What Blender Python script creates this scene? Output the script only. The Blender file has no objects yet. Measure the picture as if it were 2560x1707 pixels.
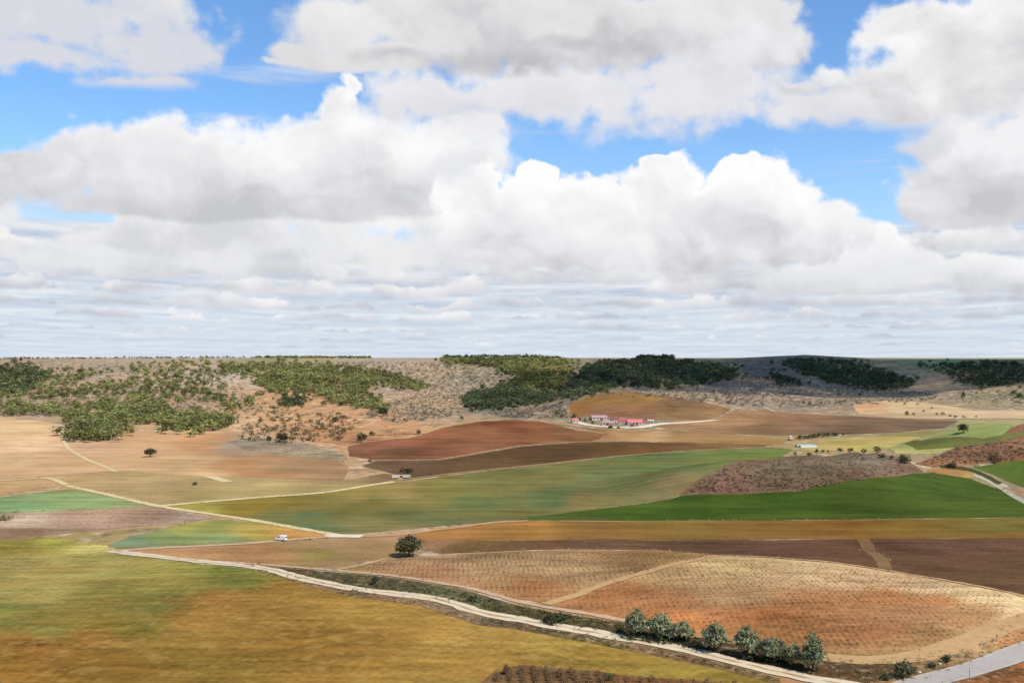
import bpy, math, random
import numpy as np
from mathutils import Vector

# ------------------------------------------------------------------ camera, sun, sky, exposure
PI = math.pi
R = math.radians
scn = bpy.context.scene
FPX, HZ, CX, CY = 2489.0, 893.0, 1280.0, 853.5
CAMH = 75.0
PITCH = math.atan((HZ - CY) / FPX)
cam = bpy.data.cameras.new("camera"); cam.lens = 35; cam.sensor_width = 36
cam.clip_start = 0.5; cam.clip_end = 80000
camo = bpy.data.objects.new("camera", cam); scn.collection.objects.link(camo)
camo.location = (0, 0, CAMH); camo.rotation_euler = (R(90) + PITCH, 0, 0)
scn.camera = camo
scn.view_settings.view_transform = 'Standard'; scn.view_settings.look = 'None'
scn.view_settings.exposure = 0.0; scn.view_settings.gamma = 1.0

SUN_EL, SUN_AZ = 50.0, 128.0          # azimuth clockwise from +Y (the view direction): from behind right
sd = Vector((math.sin(R(SUN_AZ)) * math.cos(R(SUN_EL)), math.cos(R(SUN_AZ)) * math.cos(R(SUN_EL)), math.sin(R(SUN_EL))))
sun = bpy.data.lights.new("sun", 'SUN'); sun.energy = 5.0; sun.angle = R(0.53); sun.color = (1.0, 0.93, 0.80)
suno = bpy.data.objects.new("sun", sun); scn.collection.objects.link(suno)
suno.location = (0, -50, 400)
suno.rotation_euler = (-sd).to_track_quat('-Z', 'Y').to_euler()

def ray(px, py):
    a, b = (px - CX) / FPX, (CY - py) / FPX
    c, s = math.cos(PITCH), math.sin(PITCH)
    return (a, c - b * s, s + b * c)

# ---- world: Nishita sky with procedural clouds placed by compass direction and height above the horizon
W = bpy.data.worlds.new("World"); scn.world = W; W.use_nodes = True
nt = W.node_tree
for n in list(nt.nodes): nt.nodes.remove(n)
def N(t, **kw):
    n = nt.nodes.new(t)
    for k, v in kw.items(): setattr(n, k, v)
    return n
def setin(n, i, v):
    if v is None: return
    if hasattr(v, 'is_output'): nt.links.new(v, n.inputs[i])
    else: n.inputs[i].default_value = v
def M(op, a, b=None, c=None, clamp=False):
    n = N('ShaderNodeMath', operation=op, use_clamp=clamp)
    setin(n, 0, a); setin(n, 1, b); setin(n, 2, c)
    return n.outputs[0]
def V(op, a, b=None, out=0):
    n = N('ShaderNodeVectorMath', operation=op)
    setin(n, 0, a); setin(n, 1, b)
    return n.outputs[out]
def sstep(x, a, b):
    n = N('ShaderNodeMapRange', interpolation_type='SMOOTHSTEP')
    setin(n, 0, x); n.inputs[1].default_value = a; n.inputs[2].default_value = b
    return n.outputs[0]
def lstep(x, a, b, lo=0.0, hi=1.0):
    n = N('ShaderNodeMapRange')
    setin(n, 0, x); n.inputs[1].default_value = a; n.inputs[2].default_value = b
    n.inputs[3].default_value = lo; n.inputs[4].default_value = hi
    return n.outputs[0]
def mixc(f, a, b):
    n = N('ShaderNodeMix', data_type='RGBA')
    setin(n, 0, f); setin(n, 6, a); setin(n, 7, b)
    return n.outputs[2]
def noise(vec, scale, detail=4, rough=0.5, out=0, w=None, lac=2.0):
    n = N('ShaderNodeTexNoise'); n.noise_dimensions = '3D'
    setin(n, 'Vector', vec); n.inputs['Scale'].default_value = scale
    n.inputs['Detail'].default_value = detail; n.inputs['Roughness'].default_value = rough
    n.inputs['Lacunarity'].default_value = lac
    return n.outputs[out]
sky = N('ShaderNodeTexSky'); sky.sky_type = 'NISHITA'; sky.sun_disc = False
sky.sun_elevation = R(SUN_EL); sky.sun_rotation = R(SUN_AZ)
sky.altitude = 900; sky.air_density = 1.0; sky.dust_density = 0.6; sky.ozone_density = 2.0
tc = N('ShaderNodeTexCoord')
sep = N('ShaderNodeSeparateXYZ'); nt.links.new(tc.outputs['Generated'], sep.inputs[0])
X, Y, Z = sep.outputs
Zc = M('MAXIMUM', Z, 0.0)
hor = M('SQRT', M('ADD', M('MULTIPLY', X, X), M('ADD', M('MULTIPLY', Y, Y), 1e-5)))
az = M('ARCTAN2', X, Y)
el = M('DIVIDE', Zc, hor)
comb = N('ShaderNodeCombineXYZ'); nt.links.new(az, comb.inputs[0]); nt.links.new(el, comb.inputs[1])
P = comb.outputs[0]                                       # (azimuth, tan elevation, 0)
def sk(px, py):
    x, y, z = ray(px, py)
    return math.atan2(x, y), z / math.hypot(x, y)
PXR = 1 / FPX
# warp for the outlines of the clouds
wv = noise(P, 11.0, 5, 0.52, out=1)
wv = V('SUBTRACT', wv, (0.5, 0.5, 0.5))
wsc = N('ShaderNodeVectorMath', operation='MULTIPLY'); setin(wsc, 0, wv); wsc.inputs[1].default_value = (0.080, 0.060, 0.0)
PW = V('ADD', P, wsc.outputs[0])
pf1 = noise(P, 34.0, 7, 0.58)
def voro(vec, scale, detail):
    n = N('ShaderNodeTexVoronoi', feature='SMOOTH_F1'); setin(n, 'Vector', vec)
    n.inputs['Scale'].default_value = scale; n.inputs['Detail'].default_value = detail
    n.inputs['Roughness'].default_value = 0.55; n.inputs['Smoothness'].default_value = 0.6
    return n.outputs['Distance']
wb = V('ADD', P, V('MULTIPLY', V('SUBTRACT', noise(P, 30.0, 4, 0.5, out=1), (0.5, 0.5, 0.5)), (0.022, 0.018, 0)))
bil = voro(wb, 26.0, 2.0)                                 # cauliflower heads
puff = M('SUBTRACT', M('MULTIPLY', M('SUBTRACT', pf1, 0.5), 1.5), M('MULTIPLY', M('SUBTRACT', bil, 0.62), 0.75))
# relief of the cloud faces: the same billows seen a little towards the light
def relief(scale, det, rough, off, k):
    a = noise(PW, scale, det, rough)
    b = noise(V('ADD', PW, off), scale, det, rough)
    return M('MULTIPLY', M('SUBTRACT', a, b), k)
rel = M('ADD', relief(9.0, 4, 0.5, (0.010, 0.030, 0), 2.0), relief(30.0, 4, 0.5, (0.003, 0.008, 0), 0.5))
# ---- long flat layers low over the horizon
cd = N('ShaderNodeCombineXYZ')
inv = M('DIVIDE', 1.0, M('ADD', el, 0.045))
nt.links.new(M('MULTIPLY', az, M('MULTIPLY', inv, 1.0)), cd.inputs[0]); nt.links.new(M('MULTIPLY', M('LOGARITHM', M('ADD', el, 0.03), 2.718), 9.0), cd.inputs[1])
st1 = noise(cd.outputs[0], 0.55, 6, 0.55)
st2 = noise(V('ADD', cd.outputs[0], (7.3, 2.1, 0)), 1.5, 6, 0.6)
st1b = noise(V('ADD', cd.outputs[0], (0.0, 0.42, 0)), 0.55, 6, 0.55)
S10 = 1 / 0.15
def col(r, g, b, k=1.0):
    f = lambda v: ((v / 255 + 0.055) / 1.055) ** 2.4 if v / 255 > 0.04045 else v / 255 / 12.92
    return (f(r) * k, f(g) * k, f(b) * k, 1.0)
skyc = N('ShaderNodeMix', data_type='RGBA', blend_type='MULTIPLY'); skyc.inputs[0].default_value = 1.0
nt.links.new(sky.outputs[0], skyc.inputs[6]); skyc.inputs[7].default_value = (0.80, 1.08, 1.28, 1)
cur = skyc.outputs[2]
# pale air just above the horizon
air = M('POWER', M('SUBTRACT', 1.0, M('MINIMUM', M('MULTIPLY', el, 3.2), 1.0)), 2.2)
cur = mixc(M('MULTIPLY', air, 0.92), cur, col(206, 222, 240, S10))
# deck
deck_lo = sstep(el, sk(0, 470)[1], sk(0, 660)[1])
dcov = M('ADD', M('MULTIPLY', deck_lo, 0.85), M('MULTIPLY', M('SUBTRACT', st1, 0.5), 1.9))
da = sstep(dcov, 0.18, 0.50)
near_h = sstep(el, 0.085, 0.004)
drel = M('MULTIPLY', M('SUBTRACT', st1, st1b), 2.3)
dsh = M('ADD', M('ADD', 0.58, drel), M('MULTIPLY', M('SUBTRACT', st2, 0.5), 1.9), clamp=True)
dcol = mixc(dsh, col(176, 188, 212, S10), col(240, 240, 240, S10))
dcol = mixc(M('MULTIPLY', near_h, 0.55), dcol, col(214, 224, 238, S10))
cur = mixc(M('MULTIPLY', da, lstep(near_h, 0, 1, 0.93, 0.75)), cur, dcol)
def row(cur, base, h, fx, seed, cov, dark, light, opac=0.95):
    vb = sk(1280, base)[1]; hh = h * PXR
    wob = noise(P, 5.0 + seed * 0.6, 3, 0.5)
    elw = M('ADD', el, M('MULTIPLY', M('SUBTRACT', wob, 0.5), 1.5 * hh))
    c = N('ShaderNodeCombineXYZ'); nt.links.new(M('MULTIPLY', az, fx), c.inputs[0]); c.inputs[1].default_value = seed * 3.17
    nt.links.new(M('MULTIPLY', el, 0.45 / hh), c.inputs[2])
    H = M('ADD', M('MULTIPLY', M('SUBTRACT', noise(c.outputs[0], 1.0, 5, 0.55), 0.5), 3.6), cov)
    y = M('MULTIPLY', M('SUBTRACT', elw, vb), 1 / hh)
    f = M('ADD', M('SUBTRACT', H, y), M('MULTIPLY', puff, 0.55))
    a = M('MULTIPLY', M('MULTIPLY', sstep(f, 0.0, 0.24), sstep(M('ADD', y, M('MULTIPLY', puff, 0.25)), -0.25, 0.25)), opac)
    t = M('ADD', M('ADD', M('MULTIPLY', y, 0.95), M('MULTIPLY', rel, 1.3)), 0.12, clamp=True)
    return mixc(a, cur, mixc(t, col(*dark, S10), col(*light, S10)))
for (b_, h_, fx_, sd_, cv_, dk_, lt_, op_) in (
    (884, 12, 44, 1, 0.30, (200, 211, 228), (244, 247, 250), 0.6), (869, 15, 40, 2, 0.40, (190, 202, 221), (240, 243, 247), 0.75),
    (850, 20, 36, 3, 0.40, (188, 199, 218), (244, 246, 249), 0.8), (828, 25, 32, 4, 0.50, (190, 198, 213), (242, 243, 246), 0.85),
    (802, 31, 27, 5, 0.55, (190, 196, 210), (246, 246, 248), 0.9), (772, 37, 23, 6, 0.70, (192, 196, 208), (244, 244, 245), 0.93),
    (738, 46, 19, 7, 0.75, (194, 196, 206), (247, 246, 246), 0.95), (702, 58, 16, 8, 0.80, (194, 196, 204), (246, 246, 245), 0.95),
    (660, 76, 13, 9, 0.60, (196, 197, 204), (246, 246, 245), 0.95), (612, 90, 11, 10, 0.10, (200, 201, 208), (246, 246, 246), 0.9)):
    cur = row(cur, b_, h_, fx_, sd_, cv_, dk_, lt_, op_)

def cloud(cur, ells, base, hb, top, amp=0.55, soft=0.25, dark=(196, 197, 202), mid=(226, 227, 230), light=(250, 250, 251), g=1.0, relk=1.0, opac=1.0, bias=0.0):
    """ells: (px, py, rx, ry); base: height of the flat underside, hb its softness; top: where the cloud is brightest"""
    F = None
    for (cx, cy, rx, ry) in ells:
        u, v = sk(cx, cy)
        d = V('SUBTRACT', PW, (u, v, 0))
        d = V('MULTIPLY', d, (1 / (rx * PXR), 1 / (ry * PXR), 0))
        q = V('LENGTH', d, out=1)
        f = M('SUBTRACT', 1.0, q)
        if F is None: F = f
        else: F = M('SMOOTH_MAX', F, f, 0.12)
    F = M('ADD', F, M('MULTIPLY', puff, amp))
    vb, vt = sk(1280, base)[1], sk(1280, top)[1]
    sepw = N('ShaderNodeSeparateXYZ'); nt.links.new(PW, sepw.inputs[0])
    vv = M('ADD', M('MULTIPLY', el, 0.55), M('MULTIPLY', sepw.outputs[1], 0.45))
    fb = M('MULTIPLY', M('SUBTRACT', vv, vb), 1 / (hb * PXR))
    F2 = M('SMOOTH_MIN', F, fb, 0.15)
    a = M('MULTIPLY', sstep(F2, 0.0, soft), opac)
    t = M('MULTIPLY', M('SUBTRACT', vv, vb), 1 / (vt - vb), clamp=True)
    t = M('POWER', t, g)
    rim = sstep(F, 0.5, 0.0)
    sh = M('ADD', M('ADD', M('MULTIPLY', t, 0.78), M('MULTIPLY', rel, relk)), M('MULTIPLY', M('MULTIPLY', rim, t), 0.28))
    sh = M('ADD', sh, bias + 0.14, clamp=True)
    cr = N('ShaderNodeValToRGB'); nt.links.new(sh, cr.inputs[0])
    e = cr.color_ramp.elements
    e[0].position = 0.0; e[0].color = col(*[min(255, q + 4) for q in dark])
    e[1].position = 1.0; e[1].color = col(*light)
    m = e.new(0.45); m.color = col(*[min(250, q + 4) for q in mid])
    up = N('ShaderNodeVectorMath', operation='SCALE'); nt.links.new(cr.outputs[0], up.inputs[0]); up.inputs['Scale'].default_value = S10
    return mixc(a, cur, up.outputs[0])
# far to near
cur = cloud(cur, [(2560, 690, 230, 60), (2440, 690, 130, 60), (2800, 700, 300, 90)], 765, 50, 620, relk=0.9, amp=0.5, soft=0.35)
cur = cloud(cur, [(700, 620, 560, 90), (300, 650, 330, 60), (1150, 640, 460, 90), (1650, 690, 450, 60)], 722, 70, 540, amp=0.6, soft=0.5, dark=(204, 205, 211), light=(239, 239, 239), relk=1.2, opac=0.93)
cur = cloud(cur, [(2190, 660, 130, 90), (2185, 610, 55, 55), (2250, 690, 150, 60), (2080, 700, 190, 60)], 745, 30, 590, amp=0.35, relk=0.6, bias=0.12)
cur = cloud(cur, [(330, 552, 80, 45), (290, 610, 150, 40)], 640, 40, 520, amp=0.4, bias=0.1, soft=0.35)
cur = cloud(cur, [(-60, 520, 130, 80)], 600, 60, 450, amp=0.35, soft=0.4)
cur = cloud(cur, [(620, 560, 440, 75), (1040, 560, 330, 90), (380, 590, 220, 50)], 660, 70, 470, amp=0.55, soft=0.5, dark=(212, 213, 218), mid=(228, 228, 230), light=(246, 246, 246), relk=1.5)
# wide left cloud with the bright tower
cur = cloud(cur, [(290, 410, 270, 130), (480, 390, 270, 125), (780, 410, 350, 160), (130, 430, 200, 90), (40, 440, 170, 60), (1020, 410, 320, 160), (845, 250, 80, 85), (885, 195, 40, 50), (720, 510, 520, 80), (420, 520, 320, 60), (1150, 330, 130, 90)],
            572, 50, 290, amp=0.44, soft=0.3, mid=(222, 222, 225), g=1.0)
cur = cloud(cur, [(1080, 380, 190, 110), (900, 300, 130, 80), (872, 225, 42, 62)], 520, 150, 330, amp=0.5, soft=0.9, light=(254, 254, 254), mid=(240, 240, 240), dark=(226, 227, 230), bias=0.15)
# main cumulus
cur = cloud(cur, [(1650, 480, 150, 125), (1400, 530, 290, 125), (1240, 570, 210, 140), (1860, 520, 190, 125), (2000, 590, 170, 100), (1600, 600, 520, 100), (1645, 405, 62, 44), (1850, 435, 80, 50), (1340, 430, 70, 45), (1180, 500, 140, 90)],
            690, 60, 420, amp=0.36, soft=0.17, light=(254, 254, 254), mid=(228, 228, 231), dark=(194, 194, 199), g=0.8, relk=0.85)
# top left
cur = cloud(cur, [(150, 20, 460, 150), (390, 110, 200, 120), (345, 218, 190, 58), (490, 130, 80, 80), (380, 10, 150, 80), (60, 110, 270, 65)],
            272, 60, -60, amp=0.6, soft=0.5, dark=(214, 215, 224), mid=(214, 215, 222), light=(232, 232, 232), relk=1.3, opac=0.97)
# under layer of the top mass
cur = cloud(cur, [(1350, 220, 600, 110), (1750, 230, 380, 130), (2100, 270, 380, 95), (2400, 310, 350, 110), (1080, 230, 260, 110)],
            372, 80, 160, amp=0.5, soft=0.5, dark=(212, 214, 224), mid=(224, 224, 228), light=(238, 238, 240), relk=0.9)
cur = cloud(cur, [(1190, 340, 150, 110), (1120, 420, 130, 80)], 560, 120, 230, amp=0.45, soft=0.9, dark=(218, 220, 228), mid=(228, 229, 233), light=(238, 238, 240), relk=0.7, opac=0.9)
cur = cloud(cur, [(1500, 330, 110, 80), (1420, 290, 70, 90), (1640, 300, 90, 50)], 470, 150, 200, amp=0.9, soft=1.1, dark=(206, 216, 234), mid=(216, 222, 234), light=(228, 230, 236), relk=0.6, opac=0.75)
# right mass
cur = cloud(cur, [(2520, 360, 280, 110), (2330, 340, 120, 60)], 470, 90, 250, amp=0.4, soft=0.5, dark=(206, 207, 214), mid=(218, 219, 224), light=(234, 234, 236), relk=0.8)
cur = cloud(cur, [(2470, 130, 300, 200), (2340, 80, 170, 130), (2520, 300, 250, 150), (2420, 240, 280, 120), (2240, 60, 95, 80), (2200, 210, 140, 60)],
            352, 75, 90, amp=0.45, soft=0.35, g=0.8, light=(253, 253, 253), dark=(192, 192, 197), mid=(220, 220, 222))
cur = cloud(cur, [(2530, 440, 300, 180), (2400, 520, 150, 85), (2700, 420, 300, 220)],
            608, 50, 380, amp=0.38, soft=0.3, dark=(196, 196, 202), mid=(214, 214, 218), light=(242, 242, 244), relk=1.5)
cur = cloud(cur, [(2078, 185, 60, 36), (2150, 225, 120, 40), (2000, 220, 90, 40)], 270, 60, 140, amp=0.35, soft=0.4, bias=0.1)
# great top cloud with its dark flat base
cur = cloud(cur, [(1190, 40, 420, 150), (1450, 60, 500, 155), (1800, 50, 260, 150), (1900, 120, 150, 130), (1250, -60, 560, 140)],
            196, 60, -80, amp=0.42, soft=0.3, dark=(186, 186, 189), mid=(216, 216, 218), light=(238, 238, 238), relk=1.0, g=1.1)
cur = cloud(cur, [(860, 70, 200, 105), (770, 130, 120, 45), (720, 152, 80, 20), (960, 140, 180, 60)], 185, 30, -20, amp=0.35, soft=0.4, dark=(214, 213, 215), mid=(226, 225, 227), light=(242, 242, 242), relk=0.8)
cur = cloud(cur, [(1830, 120, 260, 160), (1960, 110, 90, 120), (1680, 190, 280, 100), (1250, 240, 300, 70)],
            330, 120, 0, amp=0.5, soft=0.8, dark=(214, 214, 220), mid=(226, 226, 231), light=(240, 240, 243), relk=1.0)
cur = cloud(cur, [(1180, 145, 330, 40), (1450, 120, 260, 34), (1000, 130, 160, 30)], 190, 40, -200, amp=0.5, soft=0.9, dark=(186, 186, 189), mid=(192, 192, 195), light=(204, 204, 206), relk=0.5, opac=0.8)
cur = cloud(cur, [(2420, 265, 200, 34), (2560, 250, 140, 40)], 310, 40, 60, amp=0.5, soft=0.9, dark=(190, 190, 195), mid=(198, 198, 202), light=(210, 210, 212), relk=0.5, opac=0.7)
# below the horizon: dull ground colour for the light that comes from there
bg = N('ShaderNodeBackground'); bg.inputs[1].default_value = 0.15
nt.links.new(cur, bg.inputs[0])
wo = N('ShaderNodeOutputWorld'); nt.links.new(bg.outputs[0], wo.inputs[0])
W.cycles.sampling_method = 'MANUAL'; W.cycles.sample_map_resolution = 512
# ------------------------------------------------------------------ helpers
rng = np.random.default_rng(7)
def link(o, parent=None):
    scn.collection.objects.link(o)
    if parent is not None: o.parent = parent
    return o
def tag(o, label=None, cat=None, group=None, kind=None):
    if label: o['label'] = label
    if cat: o['category'] = cat
    if group: o['group'] = group
    if kind: o['kind'] = kind
    return o
def thing(name, label, cat, loc=(0, 0, 0), rz=0, group=None):
    o = bpy.data.objects.new(name, None); link(o); o.location = loc; o.rotation_euler = (0, 0, rz)
    o.empty_display_size = 0.5
    return tag(o, label, cat, group)
def mesh_obj(name, v, f, mat, parent=None, smooth=False, cols=None):
    me = bpy.data.meshes.new(name)
    me.from_pydata([tuple(map(float, p)) for p in v], [], [tuple(map(int, q)) for q in f])
    if mat: me.materials.append(mat)
    if smooth: me.polygons.foreach_set('use_smooth', [True] * len(me.polygons))
    if cols is not None:
        at = me.color_attributes.new('tint', 'FLOAT_COLOR', 'POINT')
        c = np.ones((len(v), 4), dtype=np.float32); c[:, :3] = cols
        at.data.foreach_set('color', c.ravel())
    me.update()
    return link(bpy.data.objects.new(name, me), parent)
def quick_mesh(name, v, f, mat, parent=None, smooth=False, cols=None):
    """big arrays: v (n,3), f (m,k) all faces with k corners"""
    me = bpy.data.meshes.new(name)
    v = np.asarray(v, dtype=np.float32); f = np.asarray(f, dtype=np.int32)
    me.vertices.add(len(v)); me.vertices.foreach_set('co', v.ravel())
    k = f.shape[1]
    me.loops.add(f.size); me.loops.foreach_set('vertex_index', f.ravel())
    me.polygons.add(len(f)); me.polygons.foreach_set('loop_start', np.arange(0, f.size, k, dtype=np.int32))
    try: me.polygons.foreach_set('loop_total', np.full(len(f), k, dtype=np.int32))
    except Exception: pass
    if mat: me.materials.append(mat)
    me.update(calc_edges=True)
    me.polygons.foreach_set('use_smooth', np.full(len(f), smooth))
    if cols is not None:
        at = me.color_attributes.new('tint', 'FLOAT_COLOR', 'POINT')
        c = np.ones((len(v), 4), dtype=np.float32); c[:, :3] = cols
        at.data.foreach_set('color', c.ravel())
    me.validate()
    return link(bpy.data.objects.new(name, me), parent)
def lin(c):
    c = np.asarray(c, dtype=float) / 255.0
    return np.where(c > 0.04045, ((c + 0.055) / 1.055) ** 2.4, c / 12.92)
KL = np.array([1.42, 1.48, 1.60])                                   # a fully lit flat surface of albedo 1 shows this radiance
def alb(c, k=1.0):
    a = lin(c) / KL * k
    g_ = float(a @ np.array([0.30, 0.55, 0.15]))
    return np.clip(a * 0.89 + g_ * 0.11, 0.004, 0.85)

# ------------------------------------------------------------------ the shape of the land
def vnoise(x, y, s, seed):
    x = np.asarray(x, dtype=float) / s + seed * 17.13; y = np.asarray(y, dtype=float) / s - seed * 9.71
    xi = np.floor(x); yi = np.floor(y); fx = x - xi; fy = y - yi
    fx = fx * fx * (3 - 2 * fx); fy = fy * fy * (3 - 2 * fy)
    def h(a, b):
        t = np.sin(a * 127.1 + b * 311.7 + seed * 74.7) * 43758.5453
        return t - np.floor(t)
    return (h(xi, yi) * (1 - fx) + h(xi + 1, yi) * fx) * (1 - fy) + (h(xi, yi + 1) * (1 - fx) + h(xi + 1, yi + 1) * fx) * fy
def fbm(x, y, s, seed, o=4):
    t = 0; a = 1; n = 0
    for i in range(o):
        t = t + a * (vnoise(x, y, s / 2 ** i, seed + i) - 0.5); n += a; a *= 0.5
    return t / n * 2
def ss(t): t = np.clip(t, 0, 1); return t * t * (3 - 2 * t)
# by bearing (as the picture column where that bearing lies): distance of the slope's foot, of the rim, height of the rim
KX = np.array([-1400, -300, 0, 300, 620, 800, 1000, 1150, 1300, 1450, 1630, 1800, 2010, 2200, 2400, 2560, 2900, 4200])
KF = np.array([1150, 1150, 1170, 1180, 1280, 1300, 1330, 1450, 1480, 1500, 1700, 1750, 1800, 1850, 1800, 1750, 1700, 1500])
KD = np.array([2300, 2300, 2300, 2300, 2350, 2350, 2450, 2450, 2150, 2300, 2350, 2600, 2450, 2800, 2700, 2600, 2500, 2400])
KZ = np.array([68, 68, 70, 71, 71, 72, 70, 71.5, 73, 69, 69, 70, 80.0, 70, 69.5, 69, 67, 66])
def at(px, py, D):
    """world point seen at picture position px, py at ground distance D (along +Y)"""
    r = ray(px, py); return (r[0] / r[1] * D, D, CAMH + r[2] / r[1] * D)
BUMPS = [  # centre column, centre depth, half width x, half depth y, height, rotation
    (2010, 585, 78, 55, 12.5, 0.10), (2470, 660, 85, 60, 15.0, 0.2), (2700, 640, 80, 60, 17.0, 0.0),
    (2150, 322, 62, 48, 4.2, -0.25), (1640, 1500, 120, 190, 22.0, 0.0), (120, 1060, 190, 180, 9.0, 0.0), (640, 1180, 120, 110, 9.0, 0.0),
    (1250, 1120, 150, 130, 6.0, 0.0), (1000, 330, 120, 60, 1.6, 0.2), (300, 260, 150, 60, 2.0, 0.3), (2280, 1500, 150, 130, 11.0, 0.0)]
def height(x, y):
    x = np.asarray(x, dtype=float); y = np.asarray(y, dtype=float)
    r = np.hypot(x, y); az_ = np.arctan2(x, y)
    px = CX + FPX * np.tan(np.clip(az_, -1.2, 1.2))
    D = r
    f, d, z1 = np.interp(px, KX, KF), np.interp(px, KX, KD), np.interp(px, KX, KZ)
    wig = fbm(x, y, 420, 3, 3)
    t = (D - f - 60 * wig) / (d - f)
    prof = ss(t) * 0.55 + ss(np.clip(t, 0, 1) ** 1.25) * 0.45
    z = z1 * prof
    slope = np.clip(ss(t * 4) * ss((1.05 - t) * 3), 0, 1)
    z = z + slope * (9.0 * fbm(x, y, 330, 5, 4) + 2.0 * fbm(x, y, 60, 9, 2))
    plat = ss((t - 0.9) * 4)
    z = z + plat * (1.3 * fbm(x, y, 900, 12, 3))
    z = z + plat * 3.2 * fbm(x, y, 300, 14, 3) - np.clip((D - 3900) / 2600, 0, 1) * 26.0
    valley = ss((D - 500) / 500) * (1 - ss(t))
    z = z + valley * 3.0 * fbm(x, y, 380, 21, 3)
    z = z + 0.5 * fbm(x, y, 120, 31, 2) * ss((D - 150) / 100) * (1 - plat)
    for (bx, bd, rx, ry, h, rot) in BUMPS:
        cx_ = (bx - CX) / FPX * bd
        dx, dy = x - cx_, y - bd
        c, s = math.cos(rot), math.sin(rot)
        u, v = (dx * c + dy * s) / rx, (-dx * s + dy * c) / ry
        q = np.clip(1 - (u * u + v * v) / 2.6, 0, 1)
        z = z + h * q * q * (3 - 2 * q)
    # the castle hill the picture is taken from
    k = np.clip(1 - r / 150.0, 0, 1)
    z = z + 71.5 * k ** 1.7 * ss(r / 6 + 0.9)
    return z
def pix(px, py, dmin=180.0, dmax=9000.0):
    """where the line of sight through a picture position meets the land"""
    r = ray(px, py); a = r[0] / r[1]; b = r[2] / r[1]
    D = np.geomspace(dmin, dmax, 1400)
    g = CAMH + b * D - height(a * D, D)
    i = np.argmax(g < 0)
    if not (g < 0).any(): i = len(D) - 1
    i = max(i, 1)
    lo, hi = D[i - 1], D[i]
    for _ in range(24):
        m = (lo + hi) / 2
        if CAMH + b * m - float(height(a * m, m)) < 0: hi = m
        else: lo = m
    return np.array([a * hi, hi, CAMH + b * hi])
def pix_many(px, py, dmin=300.0, dmax=6000.0):
    out = []
    c, s = math.cos(PITCH), math.sin(PITCH)
    D = np.geomspace(dmin, dmax, 420)
    for i in range(0, len(px), 300):
        a0, b0 = (np.array(px[i:i + 300]) - CX) / FPX, (CY - np.array(py[i:i + 300])) / FPX
        ry, rz = c - b0 * s, s + b0 * c
        a, b = (a0 / ry)[:, None], (rz / ry)[:, None]
        g = CAMH + b * D - height(a * D, np.broadcast_to(D, (len(a), len(D))))
        hit = g < 0; k = np.maximum(np.argmax(hit, 1), 1); k[~hit.any(1)] = len(D) - 1
        r = np.arange(len(a)); g0, g1 = g[r, k - 1], g[r, k]
        t = np.clip(g0 / (g0 - g1 + 1e-9), 0, 1); d = D[k - 1] + (D[k] - D[k - 1]) * t
        x = a[:, 0] * d; out.append(np.stack([x, d, height(x, d)], 1))
    return np.concatenate(out)
def to_pix(x, y, z):
    c, s = math.cos(PITCH), math.sin(PITCH)
    dz = z - CAMH
    d = y * c + dz * s; u = -y * s + dz * c
    return CX + FPX * x / d, CY - FPX * u / d

# ---- one sheet of ground, a fan of rings round the hill, finer where the valley is
TH = np.concatenate([np.linspace(-180, -38, 30)[:-1], np.linspace(-38, 38, 201), np.linspace(38, 180, 30)[1:-1]])
TH = np.radians(TH); NT = len(TH)
RR = np.concatenate([[2.0, 12, 30, 55, 85, 115], np.geomspace(140, 4200, 235), np.geomspace(4400, 60000, 22)]); NR = len(RR)
RA, TA = np.meshgrid(RR, TH, indexing='ij')
GX, GY = RA * np.sin(TA), RA * np.cos(TA)
GZ = height(GX, GY)
VZ = np.stack([GX, GY, GZ], -1)
def gnormal(x, y):
    e = np.maximum(1.5, np.hypot(x, y) * 0.006)
    nx = -(height(x + e, y) - height(x - e, y)) / (2 * e); ny = -(height(x, y + e) - height(x, y - e)) / (2 * e)
    n = np.stack([nx, ny, np.ones_like(nx)], -1); return n / np.linalg.norm(n, axis=-1, keepdims=True)
ii, jj = np.meshgrid(np.arange(NR - 1), np.arange(NT), indexing='ij')
a_ = ii * NT + jj; b_ = ii * NT + (jj + 1) % NT; c_ = (ii + 1) * NT + (jj + 1) % NT; d_ = (ii + 1) * NT + jj
GF = np.concatenate([np.stack([a_, b_, c_], -1).reshape(-1, 3), np.stack([a_, c_, d_], -1).reshape(-1, 3)])

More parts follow.
